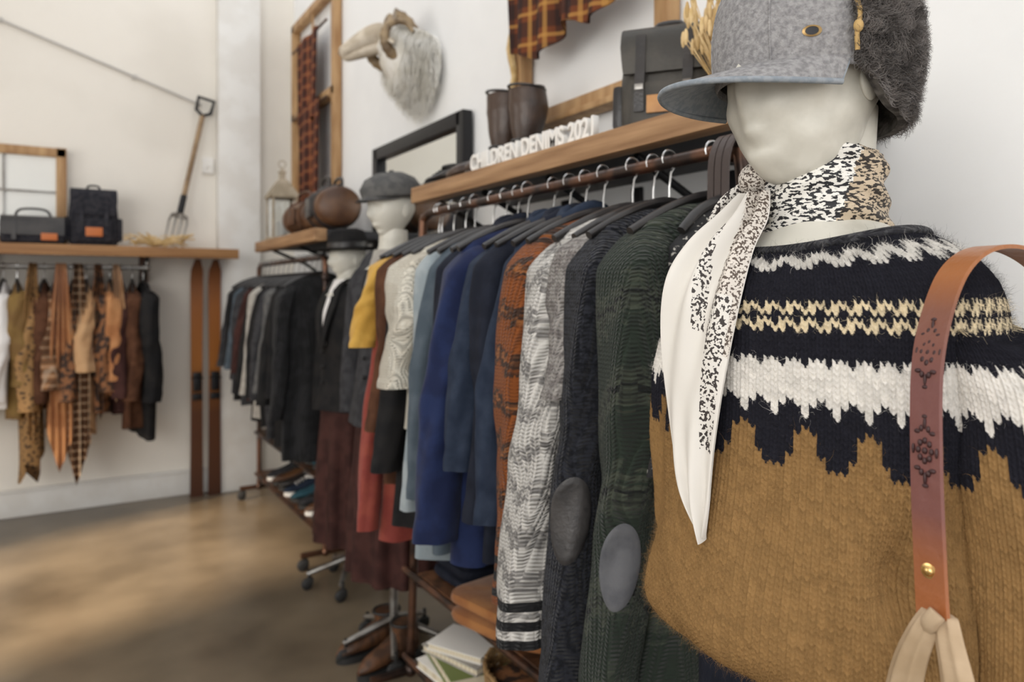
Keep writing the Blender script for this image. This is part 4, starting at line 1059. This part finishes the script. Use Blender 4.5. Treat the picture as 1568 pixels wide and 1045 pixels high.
for zc in (1.296,1.213):
    emb(zc,0,.0026,.0030)
    for k_ in range(8):
        a=2*pi*k_/8; emb(zc+.0085*math.sin(a),.0065*math.cos(a),.0022,.0030)
    for sg in (-1,1):
        for q in (-1,1):
            emb(zc+sg*.0155,q*.0075,.0030,.0020); emb(zc+sg*.0185,q*.0035,.0020,.0030)
        emb(zc+sg*.023,0,.0016,.0055); emb(zc+sg*.029,0,.0028,.0018)
        emb(zc,sg*.0115,.0015,.0045)
f.obj('embossing',[m_emb],parent=bag)
z=1.115
f=MB(); f.ell((SX(z)-.003,SY(z),z),(.003,.0045,.0045),0); f.lathe([(.0065,0),(.0065,.001),(.004,.0015)],m=0,seg=20,T=TR(SX(z)-.002,SY(z),z)@Matrix.Rotation(-pi/2,4,'Y')); f.obj('rivet',[m_brass],parent=bag)
m_linen=M('beige_linen',(.36,.26,.16),(.48,.36,.24),scale=12,rough=.9,bump=.4,bscale=60)
f=MB(); YB=.328
for sg in (-1,1):
    pts=[(.619,YB+sg*.005,1.083),(.613,YB+sg*.011,1.066),(.609,YB+sg*.020,1.035),(.606,YB+sg*.027,.99),(.600,YB+sg*.032,.94),(.60,YB+sg*.03,.90)]
    P=[];pp,rr_=resample([Vector(p) for p in pts],[.009,.011,.013,.015,.020,.028],6)
    for i,(p,r) in enumerate(zip(pp,rr_)):
        P.append([(p.x+.6*r*math.sin(t)*(1+.18*math.sin(5*t)),p.y+r*math.cos(t)*(1+.12*math.sin(4*t+1)),p.z) for t in np.linspace(0,2*pi,40,endpoint=False)])
    f.grid(np.array(P),0,cu=True,caps=True)
f.tube([(.608,YB-.004,1.087),(.604,YB,1.080),(.612,YB+.004,1.073)],.007,0,seg=8)
P=[]
for z,w,d_ in ((.93,.05,.02),(.90,.09,.03),(.86,.12,.04),(.78,.15,.05),(.65,.16,.055),(.58,.15,.05),(.565,.12,.035)):
    P.append([(.585+d_*math.cos(t)*(1+.1*math.sin(6*t)),.37+w*math.sin(t)*(1+.03*math.sin(7*t)),z) for t in np.linspace(0,2*pi,60,endpoint=False)])
f.grid(np.array(P),0,cu=True,caps=True)
f.obj('linen_body',[m_linen],parent=bag,ang=80)

f=MB(); m_dstr=M('ribbed_dark_leather',(.05,.034,.03),(.13,.09,.08),tex='WAVE',scale=60,rough=.5,stretch=(0,1,0))
for o in (0,.016,.032): ribbon(f,[(.955,.862+o,1.32),(.955,.86+o,1.50),(.96,.86+o,1.585),(.99,.86+o,1.622),(1.03,.86+o,1.59),(1.04,.86+o,1.45)],.014,.004,0,wdir=(0,1,0))
f.obj('hanging_leather_belt',[m_dstr])

# ------------------------------------------------------------------ lights / world / camera
w=bpy.data.worlds.new('World'); SC.world=w; w.use_nodes=True
bg=w.node_tree.nodes['Background']; bg.inputs[0].default_value=(.98,.985,1.0,1); bg.inputs[1].default_value=1.55
def area(name,loc,tgt,size,power,col):
    l=bpy.data.lights.new(name,'AREA'); l.shape='RECTANGLE'; l.size=size[0]; l.size_y=size[1]; l.energy=power; l.color=col
    o=bpy.data.objects.new(name,l); COL.objects.link(o); o.location=loc
    o.rotation_euler=(Vector(tgt)-Vector(loc)).to_track_quat('-Z','Y').to_euler(); return o
area('window_light',(-2.8,-1.0,2.2),(.8,1.1,1.1),(2.4,2.0),80,(1,.98,.95))  # added fill lamp left of the camera; the wall there has no window
area('street_window_light',(-3.0,2.5,1.7),(.8,3.8,1.0),(1.8,1.8),26,(1,.95,.88))  # added soft fill towards the back racks, set just inside the window
sun=bpy.data.lights.new('sun','SUN'); sun.energy=11; sun.angle=math.radians(5); sun.color=(1,.80,.58)
so_=bpy.data.objects.new('sun',sun); COL.objects.link(so_); so_.rotation_euler=Vector((1,.32,-.62)).to_track_quat('-Z','Y').to_euler()

cam=bpy.data.cameras.new('camera'); co=bpy.data.objects.new('camera',cam); COL.objects.link(co)
co.location=(0,0,1.35); co.rotation_euler=(pi/2,0,-math.radians(31.7))
cam.sensor_width=36; cam.lens=36*1117/1568; cam.shift_y=-76/1568; cam.clip_start=.05
cam.dof.use_dof=True; cam.dof.focus_distance=.86; cam.dof.aperture_fstop=4.4
SC.camera=co
SC.view_settings.view_transform='Standard'; SC.view_settings.exposure=0; SC.view_settings.look='None'
